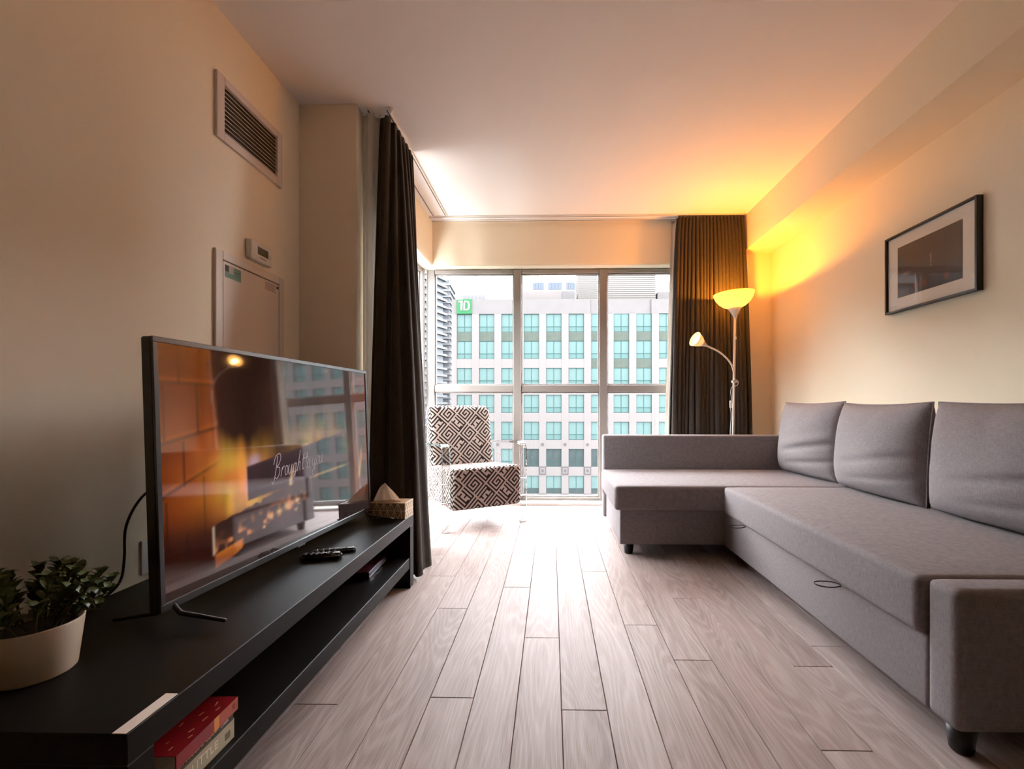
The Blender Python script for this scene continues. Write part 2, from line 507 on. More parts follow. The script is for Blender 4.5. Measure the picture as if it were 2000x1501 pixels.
# ------------------------------------------------------------------ curtains
def curtain(name, top, bot, folds, a_top, a_bot, z0, z1, mat, label, seed, parts=True, pw=1.0, tape=True, cols=None, wob=0.35, shade=None):
    rnd = random.Random(seed)
    T = catmull([(x, y, 0) for x, y in top], 12); B = catmull([(x, y, 0) for x, y in bot], 12)
    def sampler(P):
        d = [0]
        for p, q in zip(P[:-1], P[1:]): d.append(d[-1] + (q - p).length)
        def f(s):
            t = s * d[-1]
            for i in range(len(P) - 1):
                if t <= d[i + 1] or i == len(P) - 2:
                    k = (t - d[i]) / max(d[i + 1] - d[i], 1e-6)
                    p = P[i].lerp(P[i + 1], k); tg = (P[i + 1] - P[i]).normalized()
                    return p, Vector((-tg.y, tg.x, 0))
        return f
    ft, fb = sampler(T), sampler(B)
    n = cols or int(folds * 14); mrows = 40
    ph = [rnd.uniform(-1, 1) for _ in range(6)]
    verts, faces = [], []
    for j in range(mrows + 1):
        t = j / mrows                        # 0 top .. 1 bottom
        tt = t ** pw
        for i in range(n + 1):
            s = i / n
            p0, n0 = ft(s); p1, n1 = fb(s)
            p = p0.lerp(p1, tt); nn = n0.lerp(n1, tt).normalized()
            warp = s + wob * tt * (0.05 * math.sin(5.1 * s * math.pi + ph[0]) + 0.035 * math.sin(9 * s * math.pi + ph[1] + 2 * t))
            w = math.sin(2 * math.pi * folds * warp + ph[2])
            w = math.copysign(abs(w) ** 0.75, w)
            amp = a_top + (a_bot - a_top) * tt
            amp *= 1 + 0.45 * tt * math.sin(7.3 * s * math.pi + ph[3] * 3)
            q = p + nn * (w * amp)
            tang = Vector((nn.y, -nn.x, 0))
            q += tang * (amp * 0.35 * math.sin(4 * math.pi * folds * warp + ph[2]) * -1)
            q.z = z1 + (z0 - z1) * t
            verts.append(q)
    for j in range(mrows):
        for i in range(n):
            a = j * (n + 1) + i
            faces.append((a, a + 1, a + n + 2, a + n + 1))
    me = bpy.data.meshes.new('curtain_cloth')
    base = Vector(((top[0][0] + top[-1][0]) / 2, (top[0][1] + top[-1][1]) / 2, z0))
    me.from_pydata([v for v in verts], [], faces)
    for p in me.polygons: p.use_smooth = True
    root = thing(name, base, label, 'curtain')
    cl = link('cloth', me, mat, root)
    sol = cl.modifiers.new('thickness', 'SOLIDIFY'); sol.thickness = 0.002
    # gathering tape and gliders along the top
    if tape:
        bm = bmesh.new(); tube(bm, [(0, 0, -0.01), (0, 0, ZC - 0.0142 - z1)], 0.004, 6)
        gme = bpy.data.meshes.new('glider'); bm.to_mesh(gme); bm.free(); gme.materials.append(M_whitep)
        k = 0
        while k <= folds:
            p, nn = ft(min(k / folds, 1))
            o = bpy.data.objects.new('glider', gme); C.objects.link(o); o.parent = root
            o.location = Vector((p.x, p.y, z1)) - base; k += 1
    return root

curtain('blackout_curtain', [(1.075, 3.83), (1.3, 3.83), (1.625, 3.83)], [(1.00, 3.80), (1.3, 3.79), (1.70, 3.81)], 19, 0.016, 0.036, 0.012, 2.495, M_curt,
        'dark brown full-length curtain in tight pleats behind the floor lamp', 3, pw=0.6)
curtain('sheer_curtain', [(1.05, 3.905), (1.3, 3.905), (1.6, 3.905)], [(0.985, 3.905), (1.3, 3.905), (1.60, 3.905)], 9, 0.014, 0.02, 0.03, 2.495, M_sheer,
        'white sheer curtain peeking out behind the dark curtain by the floor lamp', 5)
curtain('blackout_curtain', [(-0.955, 2.468), (-0.918, 2.475), (-0.905, 2.56), (-0.905, 2.86)],
        [(-1.00, 2.37), (-0.74, 2.255), (-0.672, 2.33), (-0.70, 2.5), (-0.80, 2.78)], 6.5, 0.014, 0.022, 0.012, 2.495, M_curt,
        'dark brown full-length curtain flaring out beside the television', 11, pw=0.85, cols=150)
curtain('sheer_curtain', [(-1.047, 2.452), (-1.0, 2.45), (-0.975, 2.475), (-1.01, 2.60)], [(-1.047, 2.452), (-1.035, 2.45), (-1.02, 2.475), (-1.015, 2.60)], 3.5, 0.010, 0.012, 0.03, 2.495, M_sheer,
        'white sheer curtain bunched between the wall corner and the dark left curtain', 21)

# ------------------------------------------------------------------ corner sofa
sofa = thing('corner_sofa', (1.2, 2.2, 0), 'grey-brown fabric corner sofa bed with a chaise running to the window', 'sofa')
def soft(name, x0, x1, y0, y1, z0, z1, bev, mat=M_sofa, parent=sofa, puff=0.0, cuts=10, seg=4, skew=None):
    bm = bmesh.new(); bx(bm, x0, x1, y0, y1, z0, z1)
    bmesh.ops.bevel(bm, geom=list(bm.edges), offset=bev, segments=seg, profile=0.55, affect='EDGES')
    if puff > 0:
        for ax in (0, 1):
            lo, hi = ((x0, x1), (y0, y1))[ax]
            for k in range(1, cuts):
                c = lo + (hi - lo) * k / cuts
                no = (1, 0, 0) if ax == 0 else (0, 1, 0)
                co = (c, 0, 0) if ax == 0 else (0, c, 0)
                bmesh.ops.bisect_plane(bm, geom=list(bm.verts) + list(bm.edges) + list(bm.faces), plane_co=co, plane_no=no)
        for v in bm.verts:
            if v.co.z > (z0 + z1) / 2:
                u = (v.co.x - x0) / (x1 - x0); w = (v.co.y - y0) / (y1 - y0)
                v.co.z += puff * max(0.0, 16 * u * (1 - u) * w * (1 - w)) ** 0.5 - puff * 0.5
    if skew:
        for v in bm.verts: v.co = skew(v.co)
    return obj(name, bm, mat, parent, True, True)
soft('drawer_front', 1.000, 1.79, 1.205, 2.60, 0.07, 0.268, 0.012)
soft('seat_cushion', 0.978, 1.80, 1.212, 2.556, 0.266, 0.424, 0.022, puff=0.008)
soft('chaise_box', 0.400, 1.88, 2.612, 3.262, 0.07, 0.282, 0.010)
soft('chaise_cushion', 0.362, 1.80, 2.556, 3.262, 0.280, 0.424, 0.024, puff=0.008)
soft('chaise_armrest', 0.378, 1.885, 3.262, 3.362, 0.07, 0.668, 0.016)
soft('backrest', 1.80, 1.890, 1.115, 3.262, 0.07, 0.66, 0.018)
soft('side_panel', 0.995, 1.80, 1.112, 1.205, 0.07, 0.424, 0.022)
def sofa_leg(x, y):
    bm = bmesh.new(); lathe(bm, [(0, 0), (0.022, 0), (0.025, 0.004), (0.033, 0.0685), (0.0, 0.0685)], x, y, 0, 18)
    obj('leg', bm, M_blackp, sofa, True, True)
for p in ((1.045, 1.158), (1.84, 1.158), (0.462, 2.68), (0.462, 3.30), (1.84, 3.30), (1.84, 2.3)):
    sofa_leg(*p)
for y in (2.31, 1.565):
    bm = bmesh.new()
    pts = catmull([(0.985, y - 0.030, 0.266), (0.960, y - 0.022, 0.258), (0.934, y + 0.006, 0.252), (0.930, y + 0.034, 0.252), (0.950, y + 0.038, 0.256), (0.978, y + 0.012, 0.264), (0.99, y - 0.02, 0.267)], 6)
    rings = []
    for p in pts:
        rings.append([bm.verts.new(p + Vector((0, 0, -0.0022))), bm.verts.new(p + Vector((0, 0, 0.0022)))])
    for A, B in zip(rings[:-1], rings[1:]): bm.faces.new((A[0], A[1], B[1], B[0]))
    bmesh.ops.solidify(bm, geom=list(bm.faces), thickness=0.0035)
    obj('pull_strap', bm, simple('black_webbing', (0.02, 0.02, 0.024), 0.5), sofa)
box('side_slot', 0.3765, 0.379, 3.272, 3.300, 0.25, 0.40, M_blackp, sofa)

# back cushions: separate, lean on the backrest
def back_cushion(yc, w, h, thick, lean, rz, seed, label, xf=1.71, z=0.426, sag=0.02):
    root = thing('back_cushion', (xf, yc, z), label, 'cushion', 'back cushions along the sofa', rotz=rz)
    rnd = random.Random(seed)
    n = 36; verts = []; faces = []
    ph = [rnd.uniform(0, 6.28) for _ in range(8)]
    def P(u, v, side):
        e = (max(0.0, 1 - abs(2 * u - 1) ** 2.5) * max(0.0, 1 - abs(2 * v - 1) ** 2.6)) ** 0.5
        d = thick / 2 * e
        cu_, cv_ = 2 * u - 1, 2 * v - 1
        yy = cu_ * w / 2 * (1 - 0.035 * (1 - cv_ * cv_))          # sides drawn in between the pointed corners
        zz = h * (0.5 + cv_ / 2 * (1 - (0.05 if v > 0.5 else 0.0) * (1 - cu_ * cu_)))
        wr = 0.0
        if side < 0:
            k = 1.0 if seed == 1 else 0.45
            wr += k * 0.030 * math.exp(-((v - 0.26 - 0.22 * u) / 0.035) ** 2) * min(1, max(0, 2.2 * u - 0.5)) * (1 - u) ** 0.3
            wr += k * 0.018 * math.exp(-((v - 0.10 - 0.16 * u) / 0.028) ** 2) * min(1, max(0, 2.2 * u - 0.5))
            wr -= 0.012 * math.exp(-((v - 0.36 - 0.20 * u) / 0.06) ** 2) * u * k
            wr += 0.006 * math.sin(7 * u + ph[0]) * math.sin(5 * v + ph[1]) * e
            wr += 0.010 * max(0, v - 0.72) * 3.5 * math.sin(24 * u + ph[2]) * e * math.exp(-((u - 0.55) / 0.3) ** 2)
        x = side * d + wr
        x *= 1.0 + 0.20 * (0.5 - v)
        return Vector((x + lean * v, -yy, zz))
    for side in (-1, 1):
        b = len(verts)
        for j in range(n + 1):
            for i in range(n + 1):
                verts.append(P(i / n, j / n, side))
        for j in range(n):
            for i in range(n):
                a = b + j * (n + 1) + i
                f = (a, a + 1, a + n + 2, a + n + 1)
                faces.append(f if side > 0 else f[::-1])
    bm = bmesh.new()
    vs = [bm.verts.new(v) for v in verts]
    for f in faces: bm.faces.new([vs[i] for i in f])
    bmesh.ops.remove_doubles(bm, verts=bm.verts, dist=0.0012)
    zmin = min(v.co.z for v in bm.verts)
    cu = obj('cover', bm, M_sofa, root, False, True)
    # seam piping round the rim
    rim = [P(i / 24, 0, 1) for i in range(25)] + [P(1, i / 24, 1) for i in range(1, 25)] + [P(1 - i / 24, 1, 1) for i in range(1, 25)] + [P(0, 1 - i / 24, 1) for i in range(1, 24)]
    bm = bmesh.new(); tube(bm, rim + [rim[0]], 0.0035, 5, False)
    obj('seam', bm, M_sofa, root, False, True)
    return root
back_cushion(2.948, 0.625, 0.480, 0.235, 0.035, 0.03, 1, 'grey back cushion in the corner, farthest from the camera, with a deep crease', xf=1.672)
back_cushion(2.318, 0.63, 0.470, 0.25, 0.03, -0.03, 2, 'grey back cushion in the middle of the three on the sofa', xf=1.667)
back_cushion(1.675, 0.645, 0.470, 0.235, 0.035, 0.0, 4, 'grey back cushion nearest the camera, cut off by the right edge', xf=1.672)

# ------------------------------------------------------------------ armchair (local: x width, y depth to the back, z up)
ch = thing('armchair', (-0.455, 3.205, 0), 'armchair in black and cream Greek-key fabric on a clear acrylic frame', 'armchair', rotz=math.radians(32))
def uvbox(o):
    me = o.data; uv = me.uv_layers.new(name='UVMap')
    for p in me.polygons:
        n = p.normal; a = max(range(3), key=lambda i: abs(n[i]))
        for li in p.loop_indices:
            c = me.vertices[me.loops[li].vertex_index].co
            uv.data[li].uv = ((c.y, c.z) if a == 0 else (c.x, c.z) if a == 1 else (c.x, c.y))
def upholstered(name, x0, x1, y0, y1, z0, z1, bev, skew=None):
    bm = bmesh.new(); bx(bm, x0, x1, y0, y1, z0, z1)
    bmesh.ops.bevel(bm, geom=list(bm.edges), offset=bev, segments=4, profile=0.5, affect='EDGES')
    o = obj(name, bm, M_key, ch, False, True)
    uvbox(o)
    if skew:
        for v in o.data.vertices: v.co = skew(v.co)
    return o
upholstered('seat', -0.272, 0.272, 0.0, 0.60, 0.145, 0.442, 0.030, lambda c: Vector((c.x, c.y, c.z - 0.035 * max(0, c.y) / 0.6 * (c.z > 0.3))))
upholstered('backrest', -0.266, 0.266, 0.47, 0.60, 0.36, 0.885, 0.045, lambda c: Vector((c.x, c.y + 0.19 * (c.z - 0.40), c.z)))
def arm_frame(sx):
    bm = bmesh.new()
    # rounded bent bar: front leg, arm, rear leg
    pts = [(0.035, 0.0), (0.035, 0.54)]
    for k in range(7):
        a = math.pi - k / 6 * math.pi / 2
        pts.append((0.035 + 0.06 + 0.06 * math.cos(a), 0.545 + 0.06 * math.sin(a)))
    for k in range(7):
        a = math.pi / 2 - k / 6 * math.pi / 2
        pts.append((0.60 + 0.06 * math.cos(a), 0.52 + 0.06 * math.sin(a)))
    pts += [(0.66, 0.50), (0.645, 0.0)]
    rings = []
    h = 0.009
    x0, x1 = (0.276, 0.330) if sx > 0 else (-0.330, -0.276)
    for i, p in enumerate(pts):
        a = Vector(pts[max(i - 1, 0)]); b = Vector(pts[min(i + 1, len(pts) - 1)])
        d = (b - a).normalized(); nrm = Vector((-d.y, d.x))
        q0 = Vector(p) + nrm * h; q1 = Vector(p) - nrm * h
        rings.append([bm.verts.new((x0, q0.x, q0.y)), bm.verts.new((x1, q0.x, q0.y)), bm.verts.new((x1, q1.x, q1.y)), bm.verts.new((x0, q1.x, q1.y))])
    for A, B in zip(rings[:-1], rings[1:]):
        for k in range(4): bm.faces.new((A[k], A[(k + 1) % 4], B[(k + 1) % 4], B[k]))
    bm.faces.new(rings[0][::-1]); bm.faces.new(rings[-1])
    bmesh.ops.bevel(bm, geom=[e for e in bm.edges if len(e.link_faces) == 2 and e.calc_face_angle(0) > 1.2], offset=0.002, segments=1, affect='EDGES')
    o = obj('acrylic_arm_frame', bm, M_acr, ch, False, False)
    for z in (0.20, 0.33):
        b = bmesh.new(); tube(b, [(x0 - 0.002 if sx < 0 else x0 - 0.02, 0.05, z), (x1 + 0.02 if sx < 0 else x1 + 0.002, 0.05, z)], 0.006, 10)
        obj('fixing_bolt', b, simple('chrome', (0.8, 0.8, 0.8), 0.15, metal=1.0), o, False, True)
for sx in (-1, 1): arm_frame(sx)

# ------------------------------------------------------------------ floor lamp
LX, LY = 1.452, 3.585
lamp = thing('floor_lamp', (LX, LY, 0), 'white uplighter floor lamp with side reading arm, lit, behind the sofa', 'lamp')
bm = bmesh.new(); lathe(bm, [(0, 0), (0.128, 0), (0.128, 0.012), (0.115, 0.024), (0.03, 0.034), (0.012, 0.05), (0, 0.05)], LX, LY, 0.0, 40)
obj('base', bm, M_lampw, lamp, True, True)
bm = bmesh.new(); tube(bm, [(LX - 0.012, LY, 0.04), (LX + 0.012, LY, 1.60)], 0.0095, 14)
obj('pole', bm, M_lampw, lamp, True, True)
TX, TZ = LX + 0.014, 1.575
tilt = Matrix.Translation((TX, LY, TZ)) @ Matrix.Rotation(math.radians(-3.5), 4, 'Y')
bm = bmesh.new(); lathe(bm, [(0.0095, 0), (0.018, 0.03), (0.036, 0.06), (0.050, 0.085), (0.047, 0.088), (0, 0.082)], n=28, M=tilt)
obj('bowl_cup', bm, M_lampw, lamp, True, True)
prof = [(0.0, 0.088), (0.050, 0.087), (0.085, 0.103), (0.115, 0.128), (0.138, 0.160), (0.152, 0.194), (0.1535, 0.204)]
inner = [(0.150, 0.204), (0.1485, 0.195), (0.135, 0.163), (0.112, 0.132), (0.083, 0.107), (0.05, 0.092), (0, 0.092)]
bm = bmesh.new(); lathe(bm, prof + inner, n=48, M=tilt)
bowl = obj('bowl_shade', bm, M_bowl, lamp, True, True)
bm = bmesh.new(); lathe(bm, [(0, 0.095), (0.014, 0.097), (0.016, 0.115), (0.028, 0.14), (0.030, 0.155), (0.022, 0.172), (0, 0.18)], n=20, M=tilt)
obj('bulb', bm, simple('lit_bulb', (1, 0.9, 0.7), 0.4, emis=(1, 0.62, 0.22), estr=12.0), lamp, True, True)
# reading arm
arm = catmull([(LX + 0.002, LY - 0.012, 1.05), (LX - 0.006, LY - 0.016, 1.16), (LX - 0.045, LY - 0.03, 1.235), (LX - 0.13, LY - 0.05, 1.305), (LX - 0.215, LY - 0.06, 1.345), (LX - 0.235, LY - 0.062, 1.355)], 8)
bm = bmesh.new(); tube(bm, arm, 0.0072, 12)
ra = obj('reading_arm', bm, M_lampw, lamp, True, True)
bm = bmesh.new(); tube(bm, [(LX - 0.016, LY - 0.016, 1.075), (LX + 0.03, LY + 0.004, 1.078)], 0.011, 12)
obj('clamp', bm, M_lampw, lamp, True, True)
hd = Vector((-0.86, -0.30, 0.40)).normalized()
q = hd.to_track_quat('Z', 'Y').to_matrix().to_4x4()
hp = Vector(arm[-1])
Mh = Matrix.Translation(hp) @ q
bm = bmesh.new(); lathe(bm, [(0.0, -0.004), (0.010, 0.0), (0.016, 0.02), (0.031, 0.05), (0.029, 0.052), (0, 0.045)], n=24, M=Mh)
obj('reading_cup', bm, M_lampw, ra, True, True)
bm = bmesh.new(); lathe(bm, [(0.0305, 0.05), (0.048, 0.085), (0.060, 0.118), (0.0585, 0.118), (0.046, 0.086), (0.0285, 0.052), (0, 0.052)], n=32, M=Mh)
obj('reading_shade', bm, M_cone, ra, True, True)
bm = bmesh.new(); lathe(bm, [(0, 0.055), (0.011, 0.058), (0.018, 0.075), (0.012, 0.092), (0, 0.096)], n=16, M=Mh)
obj('reading_bulb', bm, MATS['lit_bulb'], ra, True, True)
cord = catmull([(LX - 0.004, LY - 0.02, 1.10), (LX + 0.028, LY - 0.022, 1.075), (LX + 0.02, LY - 0.02, 1.045), (LX - 0.02, LY - 0.022, 1.03), (LX - 0.03, LY - 0.02, 0.99), (LX - 0.022, LY - 0.018, 0.94), (LX - 0.030, LY - 0.016, 0.88), (LX - 0.024, LY - 0.016, 0.8), (LX - 0.032, LY - 0.014, 0.65), (LX - 0.028, LY - 0.014, 0.4), (LX - 0.05, LY, 0.06), (LX - 0.16, LY + 0.05, 0.006)], 8)
bm = bmesh.new(); tube(bm, cord, 0.0028, 8)
lc = obj('cord', bm, M_lampw, lamp, True, True)
box('inline_switch', LX - 0.037, LX - 0.017, LY - 0.026, LY - 0.010, 0.865, 0.925, M_lampw, lc, 0.005, 3)
bm = bmesh.new(); tube(bm, [(LX + 0.006, LY - 0.016, 1.40), (LX + 0.012, LY - 0.018, 1.42), (LX + 0.006, LY - 0.012, 1.44)], 0.006, 8)
obj('switch_knob', bm, M_lampw, lamp, True, True)

def point(name, loc, power, col, r):
    d = bpy.data.lights.new(name, 'POINT'); d.energy = power; d.color = col; d.shadow_soft_size = r
    o = bpy.data.objects.new(name, d); C.objects.link(o); o.location = loc
    return o
pl = point('uplighter_bulb_light', tilt @ Vector((0, 0, 0.172)), 80.0, (1.0, 0.335, 0.02), 0.03)
pr = point('reading_bulb_light', Mh @ Vector((0, 0, 0.105)), 2.2, (1.0, 0.50, 0.14), 0.012)

# ------------------------------------------------------------------ TV bench
BX0, BX1, BY0, BY1 = -1.232, -0.680, 0.700, 2.182
bench = thing('tv_bench', ((BX0 + BX1) / 2, (BY0 + BY1) / 2, 0), 'long low black-brown television bench with one open shelf', 'tv bench')
box('top', BX0, BX1, BY0, BY1, 0.298, 0.35, M_black, bench, 0.0015, 1)
box('shelf', BX0 + 0.005, BX1 - 0.003, BY0 + 0.05, BY1 - 0.05, 0.096, 0.148, M_black, bench, 0.0015, 1)
for y0, y1 in ((BY0, BY0 + 0.05), (BY1 - 0.05, BY1)):
    box('side_panel', BX0, BX1, y0, y1, 0.0, 0.298, M_black, bench, 0.0015, 1)
ws = thing('edge_strip', (-0.694, 0.755, 0.35), 'short white strip lying on the near front edge of the bench', 'strip')
bm = bmesh.new(); bx(bm, -0.705, -0.6825, 0.700, 0.80, 0.3502, 0.3516)
bmesh.ops.bevel(bm, geom=list(bm.edges), offset=0.0003, segments=1, affect='EDGES')
obj('strip_body', bm, simple('white_card', (0.85, 0.74, 0.63), 0.6), ws)

# ------------------------------------------------------------------ television
TA = math.atan2(0.065, 1.03)
TVL, TVH = 1.050, 0.651
tv = thing('television', (-0.880, 1.545, 0.356), 'large flat television showing a log fire, standing on the black bench', 'television', rotz=-TA)
tv.rotation_euler = (0, math.radians(-2.0), -TA)
# local: +x towards the room, y along the screen (far end positive), z up from bench
bm = bmesh.new(); bx(bm, -0.028, 0.0, -TVL / 2, TVL / 2, 0.035, 0.035 + TVH)
bmesh.ops.bevel(bm, geom=list(bm.edges), offset=0.003, segments=2, affect='EDGES')
obj('casing', bm, M_blackp, tv, False)
bm = bmesh.new(); bx(bm, -0.065, -0.027, -TVL / 2 + 0.12, TVL / 2 - 0.12, 0.06, 0.38)
bmesh.ops.bevel(bm, geom=list(bm.edges), offset=0.01, segments=2, affect='EDGES')
obj('rear_housing', bm, M_blackp, tv, False)
def bez(y0, y1, z0, z1):
    b = bmesh.new(); bx(b, -0.002, 0.004, y0, y1, z0, z1)
    bmesh.ops.bevel(b, geom=list(b.edges), offset=0.001, segments=1, affect='EDGES')
    obj('bezel', b, M_bezel, tv, False)
hb = TVL / 2
ZB, ZT = 0.035, 0.035 + TVH
bez(-hb, hb, ZT - 0.013, ZT); bez(-hb, hb, ZB, ZB + 0.018); bez(-hb, -hb + 0.013, ZB + 0.018, ZT - 0.013); bez(hb - 0.013, hb, ZB + 0.018, ZT - 0.013)

def paint_fire(w, h):
    u, v = np.meshgrid(np.linspace(0, 1, w), np.linspace(0, 1, h))
    rng = np.random.RandomState(4)
    def noise(fu, fv, seed):
        r = np.random.RandomState(seed); g = r.rand(int(fv) + 3, int(fu) + 3)
        a = u * fu; b = v * fv; i = a.astype(int); j = b.astype(int); fa = a - i; fb = b - j
        fa = fa * fa * (3 - 2 * fa); fb = fb * fb * (3 - 2 * fb)
        return (g[j, i] * (1 - fa) + g[j, i + 1] * fa) * (1 - fb) + (g[j + 1, i] * (1 - fa) + g[j + 1, i + 1] * fa) * fb
    n1 = noise(7, 5, 1); n2 = noise(20, 14, 2); n3 = noise(60, 40, 3); nv = noise(40, 4, 5)
    img = np.zeros((h, w, 3))
    def put(mask, col):
        m = np.clip(mask, 0, 1)[..., None]
        img[:] = img * (1 - m) + np.array(col) * m
    def putc(mask, colimg):
        m = np.clip(mask, 0, 1)[..., None]
        img[:] = img * (1 - m) + colimg * m
    st = lambda a, b, x: np.clip((x - a) / (b - a), 0, 1) ** 2 * (3 - 2 * np.clip((x - a) / (b - a), 0, 1))
    # dark fire chamber
    img[:] = np.array([0.035, 0.012, 0.008]) * (0.5 + n1[..., None])
    # left side wall of firebricks seen in perspective, lit by the flames
    edge = 0.155 + 0.03 * v
    wl = st(0.012, -0.012, u - edge)
    glow = 0.30 + 0.95 * np.exp(-((v - 0.50) / 0.26) ** 2) * (0.35 + 4.2 * u)
    brick = np.stack([0.30 * glow, 0.060 * glow ** 1.15, 0.006 * glow], -1) * (0.75 + 0.5 * n2[..., None])
    putc(wl, brick)
    for k, (a, b) in enumerate(((0.155, 0.155), (0.395, 0.335), (0.60, 0.485))):
        line = a + (b - a) * u / 0.18
        put(wl * np.exp(-((v - line) / 0.007) ** 2) * 0.8, (0.05, 0.010, 0.004))
        put(wl * np.exp(-((v - line + 0.016) / 0.007) ** 2) * 0.35, (0.42, 0.11, 0.015))
    for uu, v0, v1 in ((0.055, -0.1, 0.155), (0.105, 0.155, 0.36), (0.012, 0.16, 0.38), (0.062, 0.385, 0.57), (0.118, 0.54, 0.80), (0.012, 0.62, 0.80), (0.065, 0.76, 0.95)):
        put(wl * np.exp(-((u - uu) / 0.0032) ** 2) * ((v > v0) & (v < v1)) * 0.85, (0.04, 0.008, 0.004))
    # lower part of the wall falls into smoke-black
    put(wl * st(0.66, 0.90, v + 0.05 * n1) * 0.92, (0.020, 0.004, 0.003))
    # hearth floor
    hv = 0.985 - 0.17 * np.minimum(u, 1.0) ** 0.55
    hm = st(-0.02, 0.03, v - hv + 0.02 * (n2 - 0.5))
    put(st(0.80, 0.84, v - 0.10 * (0.5 - u) * 0 + 0.0) * hm * 0 + hm, (0.030, 0.019, 0.018))
    # flames
    fl = np.exp(-((u - 0.24 - 0.05 * (n1 - .5)) / 0.095) ** 2) * st(0.40 - 0.10 * nv, 0.52, v) * st(0.80, 0.70, v)
    fcol = np.stack([0.80 + 0 * u, 0.24 + 0.20 * n2, 0.02 + 0.04 * n1], -1) * (0.35 + 1.0 * n1[..., None])
    putc(fl * (0.55 + 0.8 * nv), fcol)
    fl2 = np.exp(-((u - 0.62) / 0.17) ** 2) * st(0.12 + 0.25 * nv, 0.45, v) * st(0.62, 0.50, v)
    putc(fl2 * 0.75 * (0.3 + nv), np.stack([0.40 + 0 * u, 0.19 + 0.08 * n2, 0.05 + 0 * u], -1) * (0.4 + 0.8 * n1[..., None]))
    # bluish base flame beside the split log
    bl = np.exp(-((u - 0.285 - 0.12 * (0.62 - v)) / 0.022) ** 2) * st(0.46, 0.52, v) * st(0.70, 0.62, v)
    put(bl * 0.7, (0.42, 0.36, 0.55))
    # dark split log (two faces)
    top = 0.535 - 0.10 * (u - 0.27) / 0.45
    botl = 0.70 - 0.06 * (u - 0.27) / 0.45
    lg = st(0.262, 0.272, u) * st(0.80, 0.78, u) * st(-0.006, 0.006, v - top) * st(0.006, -0.006, v - botl)
    putc(lg, np.stack([0.030 + 0.02 * n2, 0.014 + 0.008 * n2, 0.016 + 0.01 * n2], -1))
    put(lg * np.exp(-((v - top) / 0.012) ** 2) * 0.5, (0.10, 0.045, 0.04))
    # tongue of flame in front of the log
    t1 = np.exp(-((u - 0.475 - 0.015 * np.sin(16 * v)) / 0.008) ** 2) * st(0.56, 0.62, v) * st(0.84, 0.80, v)
    put(t1 * 0.9, (0.62, 0.40, 0.22))
    t2 = np.exp(-((v - 0.655 + 0.10 * (u - 0.66)) / 0.007) ** 2) * st(0.55, 0.62, u) * st(0.86, 0.76, u)
    put(t2 * 0.8, (0.45, 0.26, 0.10))
    # front log with glowing ends and embers
    cy = 0.825 - 0.09 * (u - 0.16) / 0.35
    rad = 0.068 * (1 - 0.2 * (u - 0.15))
    d = np.abs(v - cy) / rad
    fr = st(0.138, 0.146, u) * st(0.55, 0.50, u) * st(1.05, 0.95, d + 0.35 * (n3 - 0.5))
    em = np.clip(n3 * 1.7 - 0.75, 0, 1) * st(0.2, 0.8, (v - cy) / rad * 0.5 + 0.5)
    putc(fr, np.stack([0.030 + 0.75 * em, 0.010 + 0.26 * em, 0.006 + 0.08 * em], -1) + 0.03 * n2[..., None] * np.array([1, .4, .3]))
    put(np.exp(-((u - 0.143) / 0.004) ** 2) * st(1.0, 0.8, d) * 0.8, (0.55, 0.40, 0.28))
    gl = st(0.142, 0.150, u) * st(0.250, 0.235, u) * st(0.0, 0.01, v - (cy + rad * 0.85)) * st(0.06, 0.045, v - (cy + rad * 0.85) + 0.02 * (n2 - .5))
    putc(gl * 0.95, np.stack([0.55 * (0.4 + n2), 0.17 * (0.3 + n2), 0.02 + 0 * u], -1))
    for uu, vv, r in ((0.40, 0.80, 0.012), (0.44, 0.785, 0.014), (0.36, 0.81, 0.010), (0.49, 0.77, 0.012), (0.33, 0.85, 0.006)):
        put(np.exp(-(((u - uu) / r) ** 2 + ((v - vv) / (r * 1.1)) ** 2)) * 0.95, (0.72, 0.38, 0.14))
    # right side wall, dim red with a lick of flame
    rw = st(0.86, 0.885, u)
    putc(rw * st(0.95, 0.80, v), np.stack([0.085 + 0.05 * n1, 0.016 + 0.01 * n1, 0.006 + 0 * u], -1))
    lk = np.exp(-((u - 0.925 + 0.02 * np.sin(9 * v)) / 0.010) ** 2) * st(0.50, 0.62, v) * st(0.78, 0.72, v)
    put(lk * 0.8, (0.50, 0.20, 0.02))
    return img

def image_grid(name, img, parent, mat, x, y0, y1, z0, z1, attr):
    h, w = img.shape[:2]
    ys = np.linspace(y0, y1, w); zs = np.linspace(z1, z0, h)
    yy, zz = np.meshgrid(ys, zs)
    co = np.stack([np.full_like(yy, x), yy, zz], -1).reshape(-1, 3)
    idx = np.arange(h * w).reshape(h, w)
    f = np.stack([idx[1:, :-1], idx[1:, 1:], idx[:-1, 1:], idx[:-1, :-1]], -1).reshape(-1, 4)
    me = bpy.data.meshes.new(name)
    me.from_pydata(co.tolist(), [], f.tolist())
    at = me.color_attributes.new(attr, 'FLOAT_COLOR', 'POINT')
    c = np.concatenate([img.reshape(-1, 3), np.ones((h * w, 1))], 1).astype(np.float32)
    at.data.foreach_set('color', c.ravel())
    o = link(name, me, mat, parent, False)
    return o
M_scr = attr_screen('fire_screen', 'picture', 0.72, 0.04)
M_scr.node_tree.nodes['Principled BSDF'].inputs['IOR'].default_value = 1.9
scr = image_grid('screen', paint_fire(300, 170), tv, M_scr, 0.0005, -hb + 0.012, hb - 0.012, ZB + 0.017, ZT - 0.012, 'picture')
M_glow = simple('screen_lettering', (0.01, 0.01, 0.01), 0.3, emis=(0.75, 0.62, 0.66), estr=0.4)
